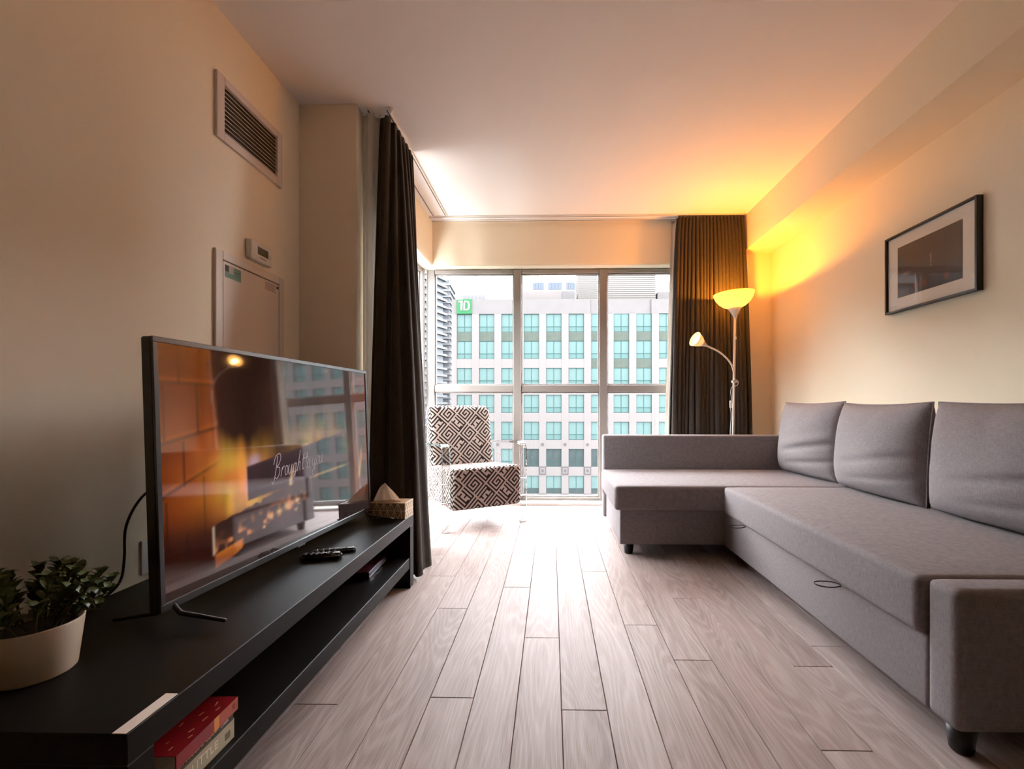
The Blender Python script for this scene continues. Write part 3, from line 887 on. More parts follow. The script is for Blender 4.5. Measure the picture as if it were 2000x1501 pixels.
def script_strokes():
    """handwritten 'Brought to you' as pen strokes, baseline z=0, x-height 0.42"""
    o_ = lambda x: [(x + 0.14 + 0.13 * math.cos(t * 0.6), 0.21 + 0.21 * math.sin(t * 0.6)) for t in range(2, 14)]
    u_ = lambda x: [(x, 0.42), (x - 0.02, 0.12), (x + 0.08, 0.0), (x + 0.20, 0.14), (x + 0.26, 0.42), (x + 0.24, 0.10), (x + 0.32, 0.02), (x + 0.38, 0.10)]
    t_ = lambda x: [[(x + 0.06, 0.75), (x, 0.14), (x + 0.08, 0.0), (x + 0.18, 0.08)], [(x - 0.10, 0.48), (x + 0.2, 0.52)]]
    dn = lambda x: [(x, 0.42), (x - 0.04, -0.20), (x - 0.16, -0.42), (x - 0.26, -0.32), (x - 0.10, -0.10), (x + 0.12, 0.08)]
    R = [[(0.16, 0.95), (0.12, 0.4), (0.02, -0.12), (-0.12, -0.18), (-0.16, -0.06)],
         [(-0.12, 0.62), (0.0, 0.95), (0.30, 1.04), (0.46, 0.86), (0.34, 0.58), (0.14, 0.48), (0.42, 0.42), (0.46, 0.16), (0.24, -0.02), (0.06, 0.08)],
         [(0.62, 0.0), (0.68, 0.40), (0.70, 0.30), (0.80, 0.44), (0.88, 0.38)], o_(0.94), u_(1.30),
         o_(1.72), dn(1.98), [(2.16, 0.0), (2.30, 0.95), (2.24, 0.5), (2.16, 0.1), (2.26, 0.38), (2.38, 0.40), (2.38, 0.08), (2.46, 0.02)]]
    R += t_(2.64) + t_(3.0) + [o_(3.14), u_(3.72), dn(3.98), o_(4.14), u_(4.52)]
    return R
bm = bmesh.new()
for st in script_strokes():
    pts = [(0.0012, -0.125 + (x + 0.24 * z) * 0.056, ZB + TVH * 0.385 + z * 0.075 + 0.004 * x) for x, z in st]
    tube(bm, catmull(pts, 4), 0.0008, 5)
tag(obj('screen_text', bm, M_glow, tv, False, True), kind='stuff')
for yf in (-0.49, 0.475):
    b = bmesh.new()
    for sx in (-1, 1):
        tube(b, [(-0.012 + sx * 0.005, yf, 0.05), (-0.012 + sx * 0.03, yf, 0.022), (-0.012 + sx * 0.145, yf - sx * 0.0, 0.0045)], [0.006, 0.006, 0.0045], 8)
    obj('foot', b, M_blackp, tv, False, True)
box('badge', -0.001, 0.006, -0.02, 0.02, ZB - 0.004, ZB + 0.001, M_bezel, tv, world=False)
# power cord behind the television
cd = thing('power_cord', (-1.2, 1.15, 0.35), 'thin black power cord hanging behind the television', 'cord')
bm = bmesh.new(); tube(bm, catmull([(-0.96, 1.10, 0.70), (-1.06, 1.13, 0.64), (-1.12, 1.15, 0.56), (-1.135, 1.16, 0.47), (-1.155, 1.17, 0.41), (-1.19, 1.17, 0.37), (-1.222, 1.16, 0.357), (-1.246, 1.15, 0.345), (-1.252, 1.13, 0.25), (-1.252, 1.12, 0.12)], 8), 0.0032, 8)
obj('cable', bm, M_blackp, cd, True, True)

# ------------------------------------------------------------------ things on the bench
# tissue box
tb = thing('tissue_box', (-0.766, 2.126, 0.35), 'gold and white geometric tissue box at the far end of the bench', 'tissue box', rotz=math.radians(-4))
M_box = simple('gold_card', (0.33, 0.20, 0.075), 0.5, var=0.25, vscale=30)
M_boxw = simple('ivory_card_line', (0.78, 0.66, 0.52), 0.6)
b = bmesh.new(); bx(b, -0.085, 0.085, -0.052, 0.052, 0.0, 0.075)
bmesh.ops.bevel(b, geom=list(b.edges), offset=0.0015, segments=1, affect='EDGES')
tbody = obj('carton', b, M_box, tb, False)
def lines2d(P2, segs, wd, proud=0.0006):
    b = bmesh.new()
    for (a0, b0), (a1, b1) in segs:
        d = Vector((a1 - a0, b1 - b0)); l = d.length
        if l < 1e-5: continue
        n = Vector((-d.y, d.x)) / l * wd / 2
        q = [P2(a0 + n.x, b0 + n.y, proud), P2(a1 + n.x, b1 + n.y, proud), P2(a1 - n.x, b1 - n.y, proud), P2(a0 - n.x, b0 - n.y, proud)]
        q2 = [P2(a0 + n.x, b0 + n.y, 0), P2(a1 + n.x, b1 + n.y, 0), P2(a1 - n.x, b1 - n.y, 0), P2(a0 - n.x, b0 - n.y, 0)]
        vs = [b.verts.new(p) for p in q]; ws_ = [b.verts.new(p) for p in q2]
        b.faces.new(vs)
        for k in range(4): b.faces.new((vs[k], vs[(k + 1) % 4], ws_[(k + 1) % 4], ws_[k]))
    return b
segs = []
w3 = 0.034; h3 = 0.0375
for j in (0, 1):
    for i in range(6):
        x0 = -0.085 + i * w3 - (w3 / 2 if j else 0)
        pts = [(x0, j * h3), (x0 + w3, j * h3), (x0 + w3 / 2, (j + 1) * h3), (x0 + w3 / 2, j * h3), ((x0 + w3), (j + 1) * h3)]
        for a, c in ((0, 2), (1, 2), (3, 2)):
            A, Bp = pts[a], pts[c]
            if min(A[0], Bp[0]) > -0.084 and max(A[0], Bp[0]) < 0.084: segs.append((A, Bp))
segs += [((-0.084, 0.0375), (0.084, 0.0375)), ((-0.084, 0.073), (0.084, 0.073))]
obj('printed_lines', lines2d(lambda a, c, d: Vector((a, -0.052 - d, c)), segs, 0.0028), M_boxw, tbody, False)
segs = [((-0.05 + 0.025 * i, 0.003), (-0.0375 + 0.025 * i, 0.036)) for i in range(4)] + [((-0.025 + 0.025 * i, 0.003), (-0.0375 + 0.025 * i, 0.036)) for i in range(4)] + [((-0.05 + 0.025 * i, 0.071), (-0.0375 + 0.025 * i, 0.038)) for i in range(4)] + [((-0.025 + 0.025 * i, 0.071), (-0.0375 + 0.025 * i, 0.038)) for i in range(4)] + [((-0.053, 0.037), (0.053, 0.037)), ((-0.053, 0.0735), (0.053, 0.0735)), ((-0.053, 0.0015), (0.053, 0.0015))]
obj('printed_lines', lines2d(lambda a, c, d: Vector((0.085 + d, a * 0.92, c)), segs, 0.008), M_boxw, tbody, False)
b = bmesh.new()
nn = 22
for j in range(nn + 1):
    t = j / nn
    for i in range(nn + 1):
        s = i / nn * 2 - 1
        wv = 0.066 * (1 - t) ** 0.85 + 0.010
        b.verts.new((s * wv - 0.015 - 0.022 * t, 0.016 * math.sin(3.3 * s + 1) * (1 - 0.6 * t) + 0.006 * math.sin(11 * s) * (1 - t) + 0.004 * t * s, 0.070 + 0.088 * t * (1 - 0.10 * s * s * 0) + 0.0 - 0.01 * t * t * abs(s)))
b.verts.ensure_lookup_table()
for j in range(nn):
    for i in range(nn):
        a = j * (nn + 1) + i
        b.faces.new((b.verts[a], b.verts[a + 1], b.verts[a + nn + 2], b.verts[a + nn + 1]))
bmesh.ops.solidify(b, geom=list(b.faces), thickness=0.0008)
obj('tissue', b, simple('tissue_paper', (0.80, 0.66, 0.54), 0.95, bump=0.3, bscale=80), tb, False, True)

# remotes
def remote(loc, rot, l, w, h, label, dark):
    r = thing('remote_control', loc, label, 'remote control', rotz=rot)
    b = bmesh.new(); bx(b, -l / 2, l / 2, -w / 2, w / 2, 0, h)
    for v in b.verts:
        if v.co.z > h / 2: v.co.x *= 0.97; v.co.y *= 0.86
    bmesh.ops.bevel(b, geom=list(b.edges), offset=h * 0.32, segments=4, affect='EDGES')
    body = obj('body', b, M_gloss if dark else M_blackp, r, False, True)
    k = 0
    for i in range(6):
        for j in range(3):
            bb = bmesh.new(); lathe(bb, [(0, 0), (0.0038, 0), (0.0034, 0.0016), (0, 0.002)], -l * 0.36 + i * l * 0.13, (j - 1) * w * 0.24, h - 0.0004, 10)
            obj('button', bb, simple('violet_rubber', (0.10, 0.06, 0.20), 0.5) if (i < 2 and dark) else simple('grey_rubber', (0.14, 0.14, 0.15), 0.5), r, False, True)
    return r
remote((-0.795, 1.525, 0.35), math.radians(14), 0.135, 0.042, 0.020, 'chunky gloss black remote control in front on the bench', True)
remote((-0.785, 1.590, 0.35), math.radians(22), 0.150, 0.036, 0.014, 'slim black remote control lying behind the chunky one', False)

# slim box on the shelf
mg = thing('slim_case', (-0.845, 1.97, 0.148), 'slim dark case with a silver edge on the shelf of the bench', 'case', rotz=math.radians(3))
b = bmesh.new(); bx(b, -0.07, 0.07, -0.11, 0.11, 0, 0.028)
bmesh.ops.bevel(b, geom=list(b.edges), offset=0.002, segments=1, affect='EDGES')
obj('shell', b, simple('dark_red_card', (0.05, 0.008, 0.014), 0.4), mg, False)
b = bmesh.new(); bx(b, 0.069, 0.0715, -0.108, 0.108, 0.003, 0.012); obj('silver_edge', b, simple('silver_plastic', (0.6, 0.6, 0.62), 0.3, metal=0.6), mg, False)
b = bmesh.new(); bx(b, 0.069, 0.0712, -0.10, 0.10, 0.013, 0.024); obj('spine_print', b, simple('blue_grey_print', (0.12, 0.13, 0.24), 0.5), mg, False)

# paperbacks on the shelf
M_page = simple('page_block', (0.66, 0.57, 0.42), 0.9, bump=0.4, bscale=300)
def book(loc, rot, l, w, h, cover, label, spine_parts):
    r = thing('paperback_book', loc, label, 'book', 'paperbacks on the bench shelf', rotz=rot)
    b = bmesh.new(); bx(b, -w + 0.004, -0.0015, -l / 2 + 0.002, l / 2 - 0.002, 0.0012, h - 0.0012)
    obj('page_block', b, M_page, r, False)
    b = bmesh.new(); bx(b, -w, 0, -l / 2, l / 2, 0, 0.0011); bx(b, -w, 0, -l / 2, l / 2, h - 0.0011, h); bx(b, -0.0012, 0.0008, -l / 2, l / 2, 0.0, h)
    cv = obj('cover', b, cover, r, False)
    for fn in spine_parts: fn(cv, l, w, h)
    return r
M_gold = simple('gold_foil', (0.75, 0.52, 0.20), 0.35, metal=0.4)
M_cream = simple('cream_cover', (0.42, 0.37, 0.25), 0.5, var=0.12, vscale=30)
M_red = simple('red_cover', (0.25, 0.014, 0.018), 0.28, var=0.3, vscale=25, coat=0.4)
M_dark = simple('dark_cover', (0.025, 0.018, 0.015), 0.35)
def spine_text(body, size, y, mat, z=0.5, **k):
    def f(cv, l, w, h):
        lettering('spine_lettering', body, size, frame_M((0.0012, y, h * z), (0, 1, 0), (0, 0, 1)), mat, cv, extrude=0.0003, **k)
    return f
def spine_band(y0, y1, mat, z0=0.0, z1=1.0):
    def f(cv, l, w, h):
        b = bmesh.new(); bx(b, 0.0007, 0.0012, y0, y1, h * z0, h * z1); obj('spine_band', b, mat, cv, False)
    return f
def cover_strokes(cv, l, w, h):
    rnd = random.Random(3)
    segs = []
    for i in range(9):
        y = -0.07 + i * 0.0155; x = -0.012 - rnd.uniform(0, 0.05)
        segs.append(((x, y), (x + rnd.uniform(-0.004, 0.004), y + rnd.uniform(0.006, 0.014))))
    obj('cover_print', lines2d(lambda a, c, d: Vector((a, c, h + d)), segs, 0.0022, 0.0003), M_gold, cv, False)['kind'] = 'stuff'
book((-0.700, 0.885, 0.148), 0.0, 0.165, 0.105, 0.042, M_cream, 'thick cream paperback at the bottom of the little stack', [spine_text('LITTLE', 0.024, 0.0, simple('ivory_print', (0.75, 0.70, 0.55), 0.5)), spine_band(0.055, 0.070, simple('olive_print', (0.14, 0.12, 0.07), 0.5), 0.25, 0.6)])
book((-0.697, 0.880, 0.1905), math.radians(1.0), 0.165, 0.105, 0.020, M_dark, 'dark paperback with gold lettering in the middle of the stack', [spine_text('MARY HIGGINS CLARK', 0.0115, -0.022, M_gold, 0.62, shear=0.1), spine_text('DARK', 0.009, 0.056, simple('ivory_print', (0.75, 0.70, 0.55), 0.5), 0.5), spine_band(-0.082, 0.02, simple('brown_print', (0.10, 0.065, 0.035), 0.5), 0.08, 0.22)])
book((-0.688, 0.882, 0.211), math.radians(2.0), 0.168, 0.105, 0.027, M_red, 'glossy red paperback on top of the little stack', [spine_band(0.012, 0.026, simple('orange_band', (0.62, 0.24, 0.06), 0.4)), spine_band(-0.084, 0.012, simple('crimson_print', (0.22, 0.012, 0.02), 0.3), 0.0, 1.0), spine_band(0.026, 0.084, simple('brick_print', (0.36, 0.06, 0.03), 0.35)), spine_text('MYSTERY', 0.010, 0.052, simple('maroon_print', (0.12, 0.01, 0.012), 0.5), 0.55) if False else spine_band(0.066, 0.074, simple('maroon_print', (0.12, 0.01, 0.012), 0.5), 0.35, 0.75), cover_strokes])

# potted plant
PX, PY = -1.018, 0.857
pp = thing('potted_plant', (PX, PY, 0.35), 'small leafy green plant in a white pot on the near end of the bench', 'potted plant')
b = bmesh.new(); lathe(b, [(0, 0), (0.056, 0), (0.060, 0.004), (0.0705, 0.098), (0.071, 0.101), (0.067, 0.101), (0.064, 0.085), (0, 0.085)], n=48)
obj('pot', b, simple('white_pot_glaze', (0.62, 0.50, 0.38), 0.5), pp, False, True)
b = bmesh.new(); lathe(b, [(0.064, 0.086), (0.04, 0.092), (0, 0.094)], n=24)
obj('soil', b, simple('dark_soil', (0.02, 0.016, 0.012), 0.95, bump=0.8, bscale=200), pp, False, True)
M_leaf = simple('leaf_green', (0.060, 0.085, 0.014), 0.5, var=0.5, vscale=14)
M_stem = simple('stem_green', (0.05, 0.055, 0.015), 0.7)
rnd = random.Random(12)
def leaf(bm, base, d, up, L_, W_):
    d = d.normalized(); s = d.cross(up).normalized(); n = s.cross(d)
    prof = [(0, 0.08), (0.3, 0.8), (0.6, 1.0), (0.85, 0.65), (1.0, 0.05)]
    A = []
    for t, w in prof:
        c = base + d * (t * L_) + n * (0.15 * L_ * math.sin(t * 3.0))
        A.append((bm.verts.new(c - s * w * W_ / 2 + n * w * 0.12 * W_), bm.verts.new(c), bm.verts.new(c + s * w * W_ / 2 + n * w * 0.12 * W_)))
    for a, c in zip(A[:-1], A[1:]):
        bm.faces.new((a[0], a[1], c[1], c[0])); bm.faces.new((a[1], a[2], c[2], c[1]))
for i in range(44):
    a = rnd.uniform(0, 6.283); rr = 0.056 * math.sqrt(rnd.random())
    out = rnd.uniform(0.15, 1.05)
    h = rnd.uniform(0.04, 0.125) * (1.1 - 0.5 * out)
    p0 = Vector((rr * math.cos(a), rr * math.sin(a), 0.088))
    p1 = p0 + Vector((math.cos(a) * out * 0.075, math.sin(a) * out * 0.075, h))
    bm = bmesh.new(); pm = p0.lerp(p1, 0.5) + Vector((0, 0, 0.012))
    path = catmull([p0, pm, p1], 4)
    tube(bm, path, 0.0014, 5)
    st_ = obj('sprig', bm, M_stem, pp, False, True)
    bm = bmesh.new()
    for k in range(3, len(path)):
        for q_ in range(2):
            ang = k * 1.57 + q_ * math.pi + rnd.uniform(-.4, .4)
            d = Vector((math.cos(ang), math.sin(ang), 0.45 + 0.1 * k))
            leaf(bm, path[k], d, Vector((0, 0, 1)), rnd.uniform(0.018, 0.028), rnd.uniform(0.012, 0.018))
    for q_ in range(5):
        ang = q_ * 1.257 + rnd.random()
        leaf(bm, path[-1], Vector((math.cos(ang), math.sin(ang), 0.9)), Vector((0, 0, 1)), rnd.uniform(0.018, 0.026), rnd.uniform(0.012, 0.017))
    obj('leaves', bm, M_leaf, st_, False, True)

# ------------------------------------------------------------------ left wall fittings
v0 = thing('air_vent', (XL, 2.008, 1.98), 'white slatted air vent high on the left wall', 'vent')
def fr(nm, y0, y1, z0, z1, x1, mat, par, bev=0.002):
    return box(nm, XL - 0.0005, XL + x1, y0, y1, z0, z1, mat, par, bev, 1)
M_ventw = simple('vent_white', (0.66, 0.58, 0.52), 0.5)
fr('frame', 1.788, 1.831, 1.981, 2.252, 0.014, M_ventw, v0); fr('frame', 2.189, 2.230, 1.981, 2.252, 0.014, M_ventw, v0)
fr('frame', 1.831, 2.189, 1.981, 2.019, 0.014, M_ventw, v0); fr('frame', 1.831, 2.189, 2.218, 2.252, 0.014, M_ventw, v0)
box('backing', XL - 0.0005, XL + 0.002, 1.831, 2.189, 2.019, 2.218, simple('vent_dark', (0.05, 0.035, 0.025), 0.8), v0)
slat_me = None
for k in range(11):
    z = 2.026 + k * 0.0185
    if slat_me is None:
        bm = bmesh.new(); bx(bm, -0.0045, 0.0045, -0.179, 0.179, -0.0007, 0.0007, Matrix.Rotation(math.radians(28), 4, 'Y'))
        slat_me = bpy.data.meshes.new('slat'); bmesh.ops.recalc_face_normals(bm, faces=bm.faces); bm.to_mesh(slat_me); bm.free(); slat_me.materials.append(M_ventw)
    o = bpy.data.objects.new('slat', slat_me); C.objects.link(o); o.parent = v0; o.location = (0.0075, 2.010 - 2.008, z - 1.98)

th = thing('thermostat', (XL, 2.047, 1.543), 'white wall thermostat with a small grey display', 'thermostat')
box('body', XL - 0.0005, XL + 0.028, 1.972, 2.125, 1.545, 1.632, M_whitep, th, 0.006, 3)
box('display', XL + 0.0275, XL + 0.0288, 2.018, 2.093, 1.577, 1.612, simple('lcd_grey', (0.10, 0.10, 0.07), 0.25), th)
me_t = lettering('brand_lettering', 'Honeywell', 0.0105, frame_M((0.0287, 2.055 - 2.047, 1.565 - 1.543), (0, 1, 0), (0, 0, 1)), simple('dark_red_ink', (0.22, 0.05, 0.03), 0.6), th, extrude=0.0002)
for dz in (0, -0.012):
    bm = bmesh.new(); lathe(bm, [(0, 0), (0.003, 0), (0.003, 0.0015), (0, 0.0018)], M=Matrix.Translation((0.028, 0.060, 0.050 + dz)) @ Matrix.Rotation(math.pi / 2, 4, 'Y'), n=12)
    obj('button', bm, M_whitep, th, False, True)

ep = thing('electrical_panel', (XL, 2.005, 0.55), 'cream metal electrical panel cover behind the television', 'electrical panel')
M_pan = simple('panel_enamel', (0.70, 0.60, 0.50), 0.45)
fr('frame', 1.783, 1.823, 0.55, 1.524, 0.012, M_pan, ep); fr('frame', 2.207, 2.247, 0.55, 1.524, 0.012, M_pan, ep)
fr('frame', 1.823, 2.207, 1.488, 1.524, 0.012, M_pan, ep); fr('frame', 1.823, 2.207, 0.55, 0.59, 0.012, M_pan, ep)
box('recess', XL - 0.0005, XL + 0.004, 1.823, 2.207, 0.59, 1.488, M_sub, ep)
door = box('door', XL + 0.004, XL + 0.010, 1.8265, 2.2035, 0.5935, 1.4835, M_pan, ep, 0.001, 1)
box('lock', XL + 0.0095, XL + 0.013, 2.186, 2.197, 1.460, 1.472, M_blackp, door, 0.001, 1)
g1 = box('sticker', XL + 0.0098, XL + 0.0104, 1.836, 1.932, 1.420, 1.472, simple('green_label', (0.12, 0.24, 0.18), 0.5), door)
box('sticker_mark', XL + 0.0103, XL + 0.0107, 1.838, 1.858, 1.445, 1.470, simple('black_ink', (0.02, 0.015, 0.015), 0.6), door)
box('sticker_mark', XL + 0.0103, XL + 0.0107, 1.858, 1.886, 1.440, 1.471, simple('pale_label', (0.45, 0.38, 0.33), 0.6), door)
g2 = box('notice', XL + 0.0098, XL + 0.0102, 2.095, 2.182, 1.436, 1.478, simple('pale_notice', (0.62, 0.52, 0.44), 0.6), door)
for k in range(5):
    box('printed_line', XL + 0.0101, XL + 0.0104, 2.098, 2.178 - 0.008 * (k % 2), 1.472 - k * 0.008 - 0.0032, 1.472 - k * 0.008, simple('faded_red_ink', (0.34, 0.20, 0.16), 0.6), door)
for k in range(4):
    box('printed_line', XL + 0.0103, XL + 0.0107, 1.892, 1.928, 1.466 - k * 0.010 - 0.003, 1.466 - k * 0.010, MATS['black_ink'] if k == 1 else simple('dark_green_ink', (0.06, 0.15, 0.11), 0.6), door)

# wall socket low behind the television
so = thing('wall_socket', (XL, 1.50, 0.31), 'cream wall socket plate low behind the television', 'socket')
box('plate', XL - 0.0005, XL + 0.006, 1.462, 1.538, 0.31, 0.425, M_whitep, so, 0.002, 2)
for z in (0.335, 0.375):
    box('outlet', XL + 0.0055, XL + 0.0075, 1.485, 1.515, z, z + 0.026, simple('outlet_grey', (0.4, 0.36, 0.32), 0.5), so, 0.001, 1)

# ceiling hook by the curtain
hk = thing('ceiling_hook', (-0.885, 2.455, ZC), 'small white ceiling hook above the left dark curtain', 'hook')
bm = bmesh.new(); lathe(bm, [(0, 0), (0.013, 0), (0.013, -0.008), (0.007, -0.012), (0.006, -0.022), (0, -0.024)], -0.885, 2.440, ZC, 14)
obj('hook_base', bm, M_whitep, hk, True, True)

# ------------------------------------------------------------------ framed picture on the right wall
pf = thing('framed_picture', (XR, 2.31, 1.397), 'black-framed dark photograph with a wide white mat on the right wall', 'picture')
Y0, Y1, Z0, Z1 = 2.035, 2.587, 1.398, 1.826
FW = 0.011; FD = 0.030
for nm, a in (('frame', (Y0, Y1, Z0, Z0 + FW)), ('frame', (Y0, Y1, Z1 - FW, Z1)), ('frame', (Y0, Y0 + FW, Z0 + FW, Z1 - FW)), ('frame', (Y1 - FW, Y1, Z0 + FW, Z1 - FW))):
    box(nm, XR - FD, XR + 0.0005, a[0], a[1], a[2], a[3], M_blackp, pf, 0.001, 1)
box('mat_board', XR - 0.016, XR - 0.010, Y0 + FW, Y1 - FW, Z0 + FW, Z1 - FW, simple('white_mat', (0.88, 0.80, 0.70), 0.8), pf)
def paint_photo(w, h):
    u, v = np.meshgrid(np.linspace(0, 1, w), np.linspace(0, 1, h))
    img = np.zeros((h, w, 3)) + np.array([0.050, 0.034, 0.026])
    img *= (1.1 - 0.5 * v)[..., None]
    def put(m, c):
        m = np.clip(m, 0, 1)[..., None]; img[:] = img * (1 - m) + np.array(c) * m
    put(np.exp(-((u - 0.45) / 0.008) ** 2) * ((v > 0.36) & (v < 0.55)), (0.5, 0.38, 0.30))
    put(np.exp(-((u - 0.45) / 0.02) ** 2 - ((v - 0.58) / 0.012) ** 2), (0.5, 0.36, 0.28))
    put(np.exp(-((v - 0.60) / 0.25) ** 2) * 0.5, (0.07, 0.030, 0.022))
    for uu in (0.22, 0.55, 0.62, 0.7):
        put(np.exp(-((u - uu) / 0.03) ** 2 - ((v - 0.86) / 0.06) ** 2) * 0.8, (0.24, 0.06, 0.04))
    put(np.exp(-((u - 0.85) / 0.06) ** 2 - ((v - 0.56) / 0.03) ** 2) * 0.6, (0.35, 0.26, 0.18))
    return img
M_photo = attr_screen('dark_photo_print', 'print', 0.0, 0.5)
ph = image_grid('photo', paint_photo(80, 64), pf, M_photo, -0.0163, 2.118 - 2.31, 2.508 - 2.31, 1.475 - 1.397, 1.752 - 1.397, 'print')
box('picture_glass', XR - 0.0215, XR - 0.0195, Y0 + FW, Y1 - FW, Z0 + FW, Z1 - FW, glass_pane('picture_glass_clear'), pf)

# ------------------------------------------------------------------ outside: city beyond the window
FY = 60.0
_simple = simple
def simple(name, col, rough=0.6, **k):      # facades across the street: matt, colours darkened to offset the bright sky
    k['spec'] = 0.03
    return _simple(name, tuple(min(1.0, c * 0.69) for c in col), rough, **k)
M_stone = simple('pale_limestone', (0.0615, 0.0555, 0.0540), 0.9, var=0.06, vscale=0.6)
M_stone2 = simple('grey_limestone', (0.0510, 0.0474, 0.0468), 0.9, var=0.12, vscale=0.8)
M_tglass = simple('turquoise_glass', (0.034, 0.0545, 0.0525), 0.25, var=0.10, vscale=0.35)
M_tframe = simple('teal_frame', (0.0090, 0.0255, 0.0255), 0.5)
M_spand = simple('green_spandrel', (0.0225, 0.0270, 0.0225), 0.4, var=0.25, vscale=2.5)
M_dglass = simple('dark_shop_glass', (0.0135, 0.0186, 0.0186), 0.3, var=0.5, vscale=0.9)
bank = thing('bank_building', (10, FY, -30), 'pale stone office building with turquoise windows filling the big window', 'building')
PITCH, WX0, WW = 3.024, -12.81, 2.07
RP, RT, RH = 3.637, 13.40, 2.42
NC = 22
XE = WX0 + PITCH * NC
def bpart(nm, boxes, mat, parent=bank):
    bm = bmesh.new()
    for b_ in boxes: bx(bm, *b_)
    return obj(nm, bm, mat, parent)
bpart('core', [(-13.5, XE, FY + 0.35, FY + 14, -30, 13.6)], M_stone2)
ROWS = 11
# piers between window columns
piers = [(-13.5, WX0, FY, FY + 0.5, -30, 13.6)] + [(WX0 + PITCH * k + WW, WX0 + PITCH * (k + 1), FY, FY + 0.5, -30, 13.6) for k in range(NC)]
pier_me = {}
for a in piers:
    k = round(a[1] - a[0], 3)
    if k not in pier_me:
        bm = bmesh.new(); bx(bm, 0, a[1] - a[0], 0, 0.5, 0, 43.39)
        me = bpy.data.meshes.new('pier'); bm.normal_update(); bmesh.ops.recalc_face_normals(bm, faces=bm.faces); bm.to_mesh(me); bm.free(); me.materials.append(M_stone); pier_me[k] = me
    o = bpy.data.objects.new('pier', pier_me[k]); C.objects.link(o); o.parent = bank; o.location = Vector((a[0], a[2], a[4])) - Vector(bank.location)
# stone spandrels between storeys (glass-clad ones in the recessed bay and under the top storey)
bm = bmesh.new(); bx(bm, 0, WW, 0.03, 0.45, 0, RP - RH); sp_me = bpy.data.meshes.new('stone_spandrel'); bmesh.ops.recalc_face_normals(bm, faces=bm.faces); bm.to_mesh(sp_me); bm.free(); sp_me.materials.append(M_stone)
bm = bmesh.new(); bx(bm, 0, WW, 0.16, 0.45, 0, RP - RH); gs_me = bpy.data.meshes.new('glass_spandrel'); bmesh.ops.recalc_face_normals(bm, faces=bm.faces); bm.to_mesh(gs_me); bm.free(); gs_me.materials.append(M_spand)
def put_copy(me, nm, loc, parent=bank):
    o = bpy.data.objects.new(nm, me); C.objects.link(o); o.parent = parent; o.location = Vector(loc) - (Vector(bank.location) if parent is bank else Vector((0, 0, 0)))
    return o
# windows: frame with two casements over two low lights
bm = bmesh.new()
f = 0.055; tz = RH * 0.28
for q in ((0, f, 0, RH), (WW - f, WW, 0, RH), (WW / 2 - f / 2, WW / 2 + f / 2, f, RH - f), (f, WW - f, 0, f), (f, WW - f, RH - f, RH), (f, WW / 2 - f / 2, tz, tz + f * 1.2), (WW / 2 + f / 2, WW - f, tz, tz + f * 1.2)):
    bx(bm, q[0], q[1], 0.20, 0.33, q[2], q[3])
win_me = bpy.data.meshes.new('window'); bmesh.ops.recalc_face_normals(bm, faces=bm.faces); bm.to_mesh(win_me); bm.free(); win_me.materials.append(M_tframe)
def pane_mesh(w, h, mat):
    bm = bmesh.new(); bx(bm, 0, w, 0.25, 0.28, 0, h)
    me = bpy.data.meshes.new('pane'); bmesh.ops.recalc_face_normals(bm, faces=bm.faces); bm.to_mesh(me); bm.free(); me.materials.append(mat); return me
pw_ = WW / 2 - 1.5 * f
pu = pane_mesh(pw_, RH - tz - 2.2 * f, M_tglass); plo = pane_mesh(pw_, tz - f, M_tglass)
M_tglass2 = simple('turquoise_glass_low', (0.027, 0.0475, 0.0455), 0.25, var=0.10, vscale=0.35)
plo.materials[0] = M_tglass2
pud = pane_mesh(pw_, RH - tz - 2.2 * f, M_dglass); plod = pane_mesh(pw_, tz - f, M_dglass)
far = bmesh.new(); farg = bmesh.new(); fars = bmesh.new(); farsp = bmesh.new()
for k in range(NC):
    x = WX0 + PITCH * k
    for r in range(ROWS):
        zt = RT - RP * r; zb = zt - RH
        inview = k <= 9 and r <= 7
        if inview:
            w = put_copy(win_me, 'window', (x, FY, zb))
            dark = (r == 5 and 3 <= k <= 6)
            for xo in (f, WW / 2 + f / 2):
                put_copy(pud if dark else pu, 'pane', (xo, 0, tz + 1.2 * f), w)
                put_copy(plod if (dark or r == 6) else plo, 'pane', (xo, 0, f), w)
        else:
            bx(farg, x, x + WW, FY + 0.25, FY + 0.28, zb, zt)
            for q in ((0, f), (WW / 2 - f / 2, WW / 2 + f / 2), (WW - f, WW)): bx(far, x + q[0], x + q[1], FY + 0.2, FY + 0.3, zb, zt)
            for q in (0, tz, RH - f): bx(far, x + f, x + WW - f, FY + 0.205, FY + 0.3, zb + q, zb + q + f)
        # spandrel below this window
        green = (r == 0) or (r == 1 and 6 <= k <= 8)
        if r < ROWS - 1 and inview:
            put_copy(gs_me if green else sp_me, 'glass_spandrel' if green else 'stone_spandrel', (x, FY, zb - (RP - RH)))
        elif r < ROWS - 1:
            bx(farsp if not green else fars, x, x + WW, FY + (0.03 if not green else 0.16), FY + 0.45, zb - (RP - RH), zb)
for nm, b_, mt in (('distant_window_frames', far, M_tframe), ('distant_panes', farg, M_tglass), ('distant_glass_spandrels', fars, M_spand), ('distant_stone_spandrels', farsp, M_stone)):
    tag(obj(nm, b_, mt, bank), kind='stuff')
# parapet in blocks
for a0, a1, dy, z1_ in ((-13.5, WX0, 0.0, 15.38), (-10.72, 5.2, 0.0, 15.38), (5.2, 13.4, 0.25, 15.30), (13.4, XE, 0.0, 15.32)):
    bpart('parapet', [(a0, a1, FY + dy, FY + 1.0, 13.4, z1_)], M_stone2)
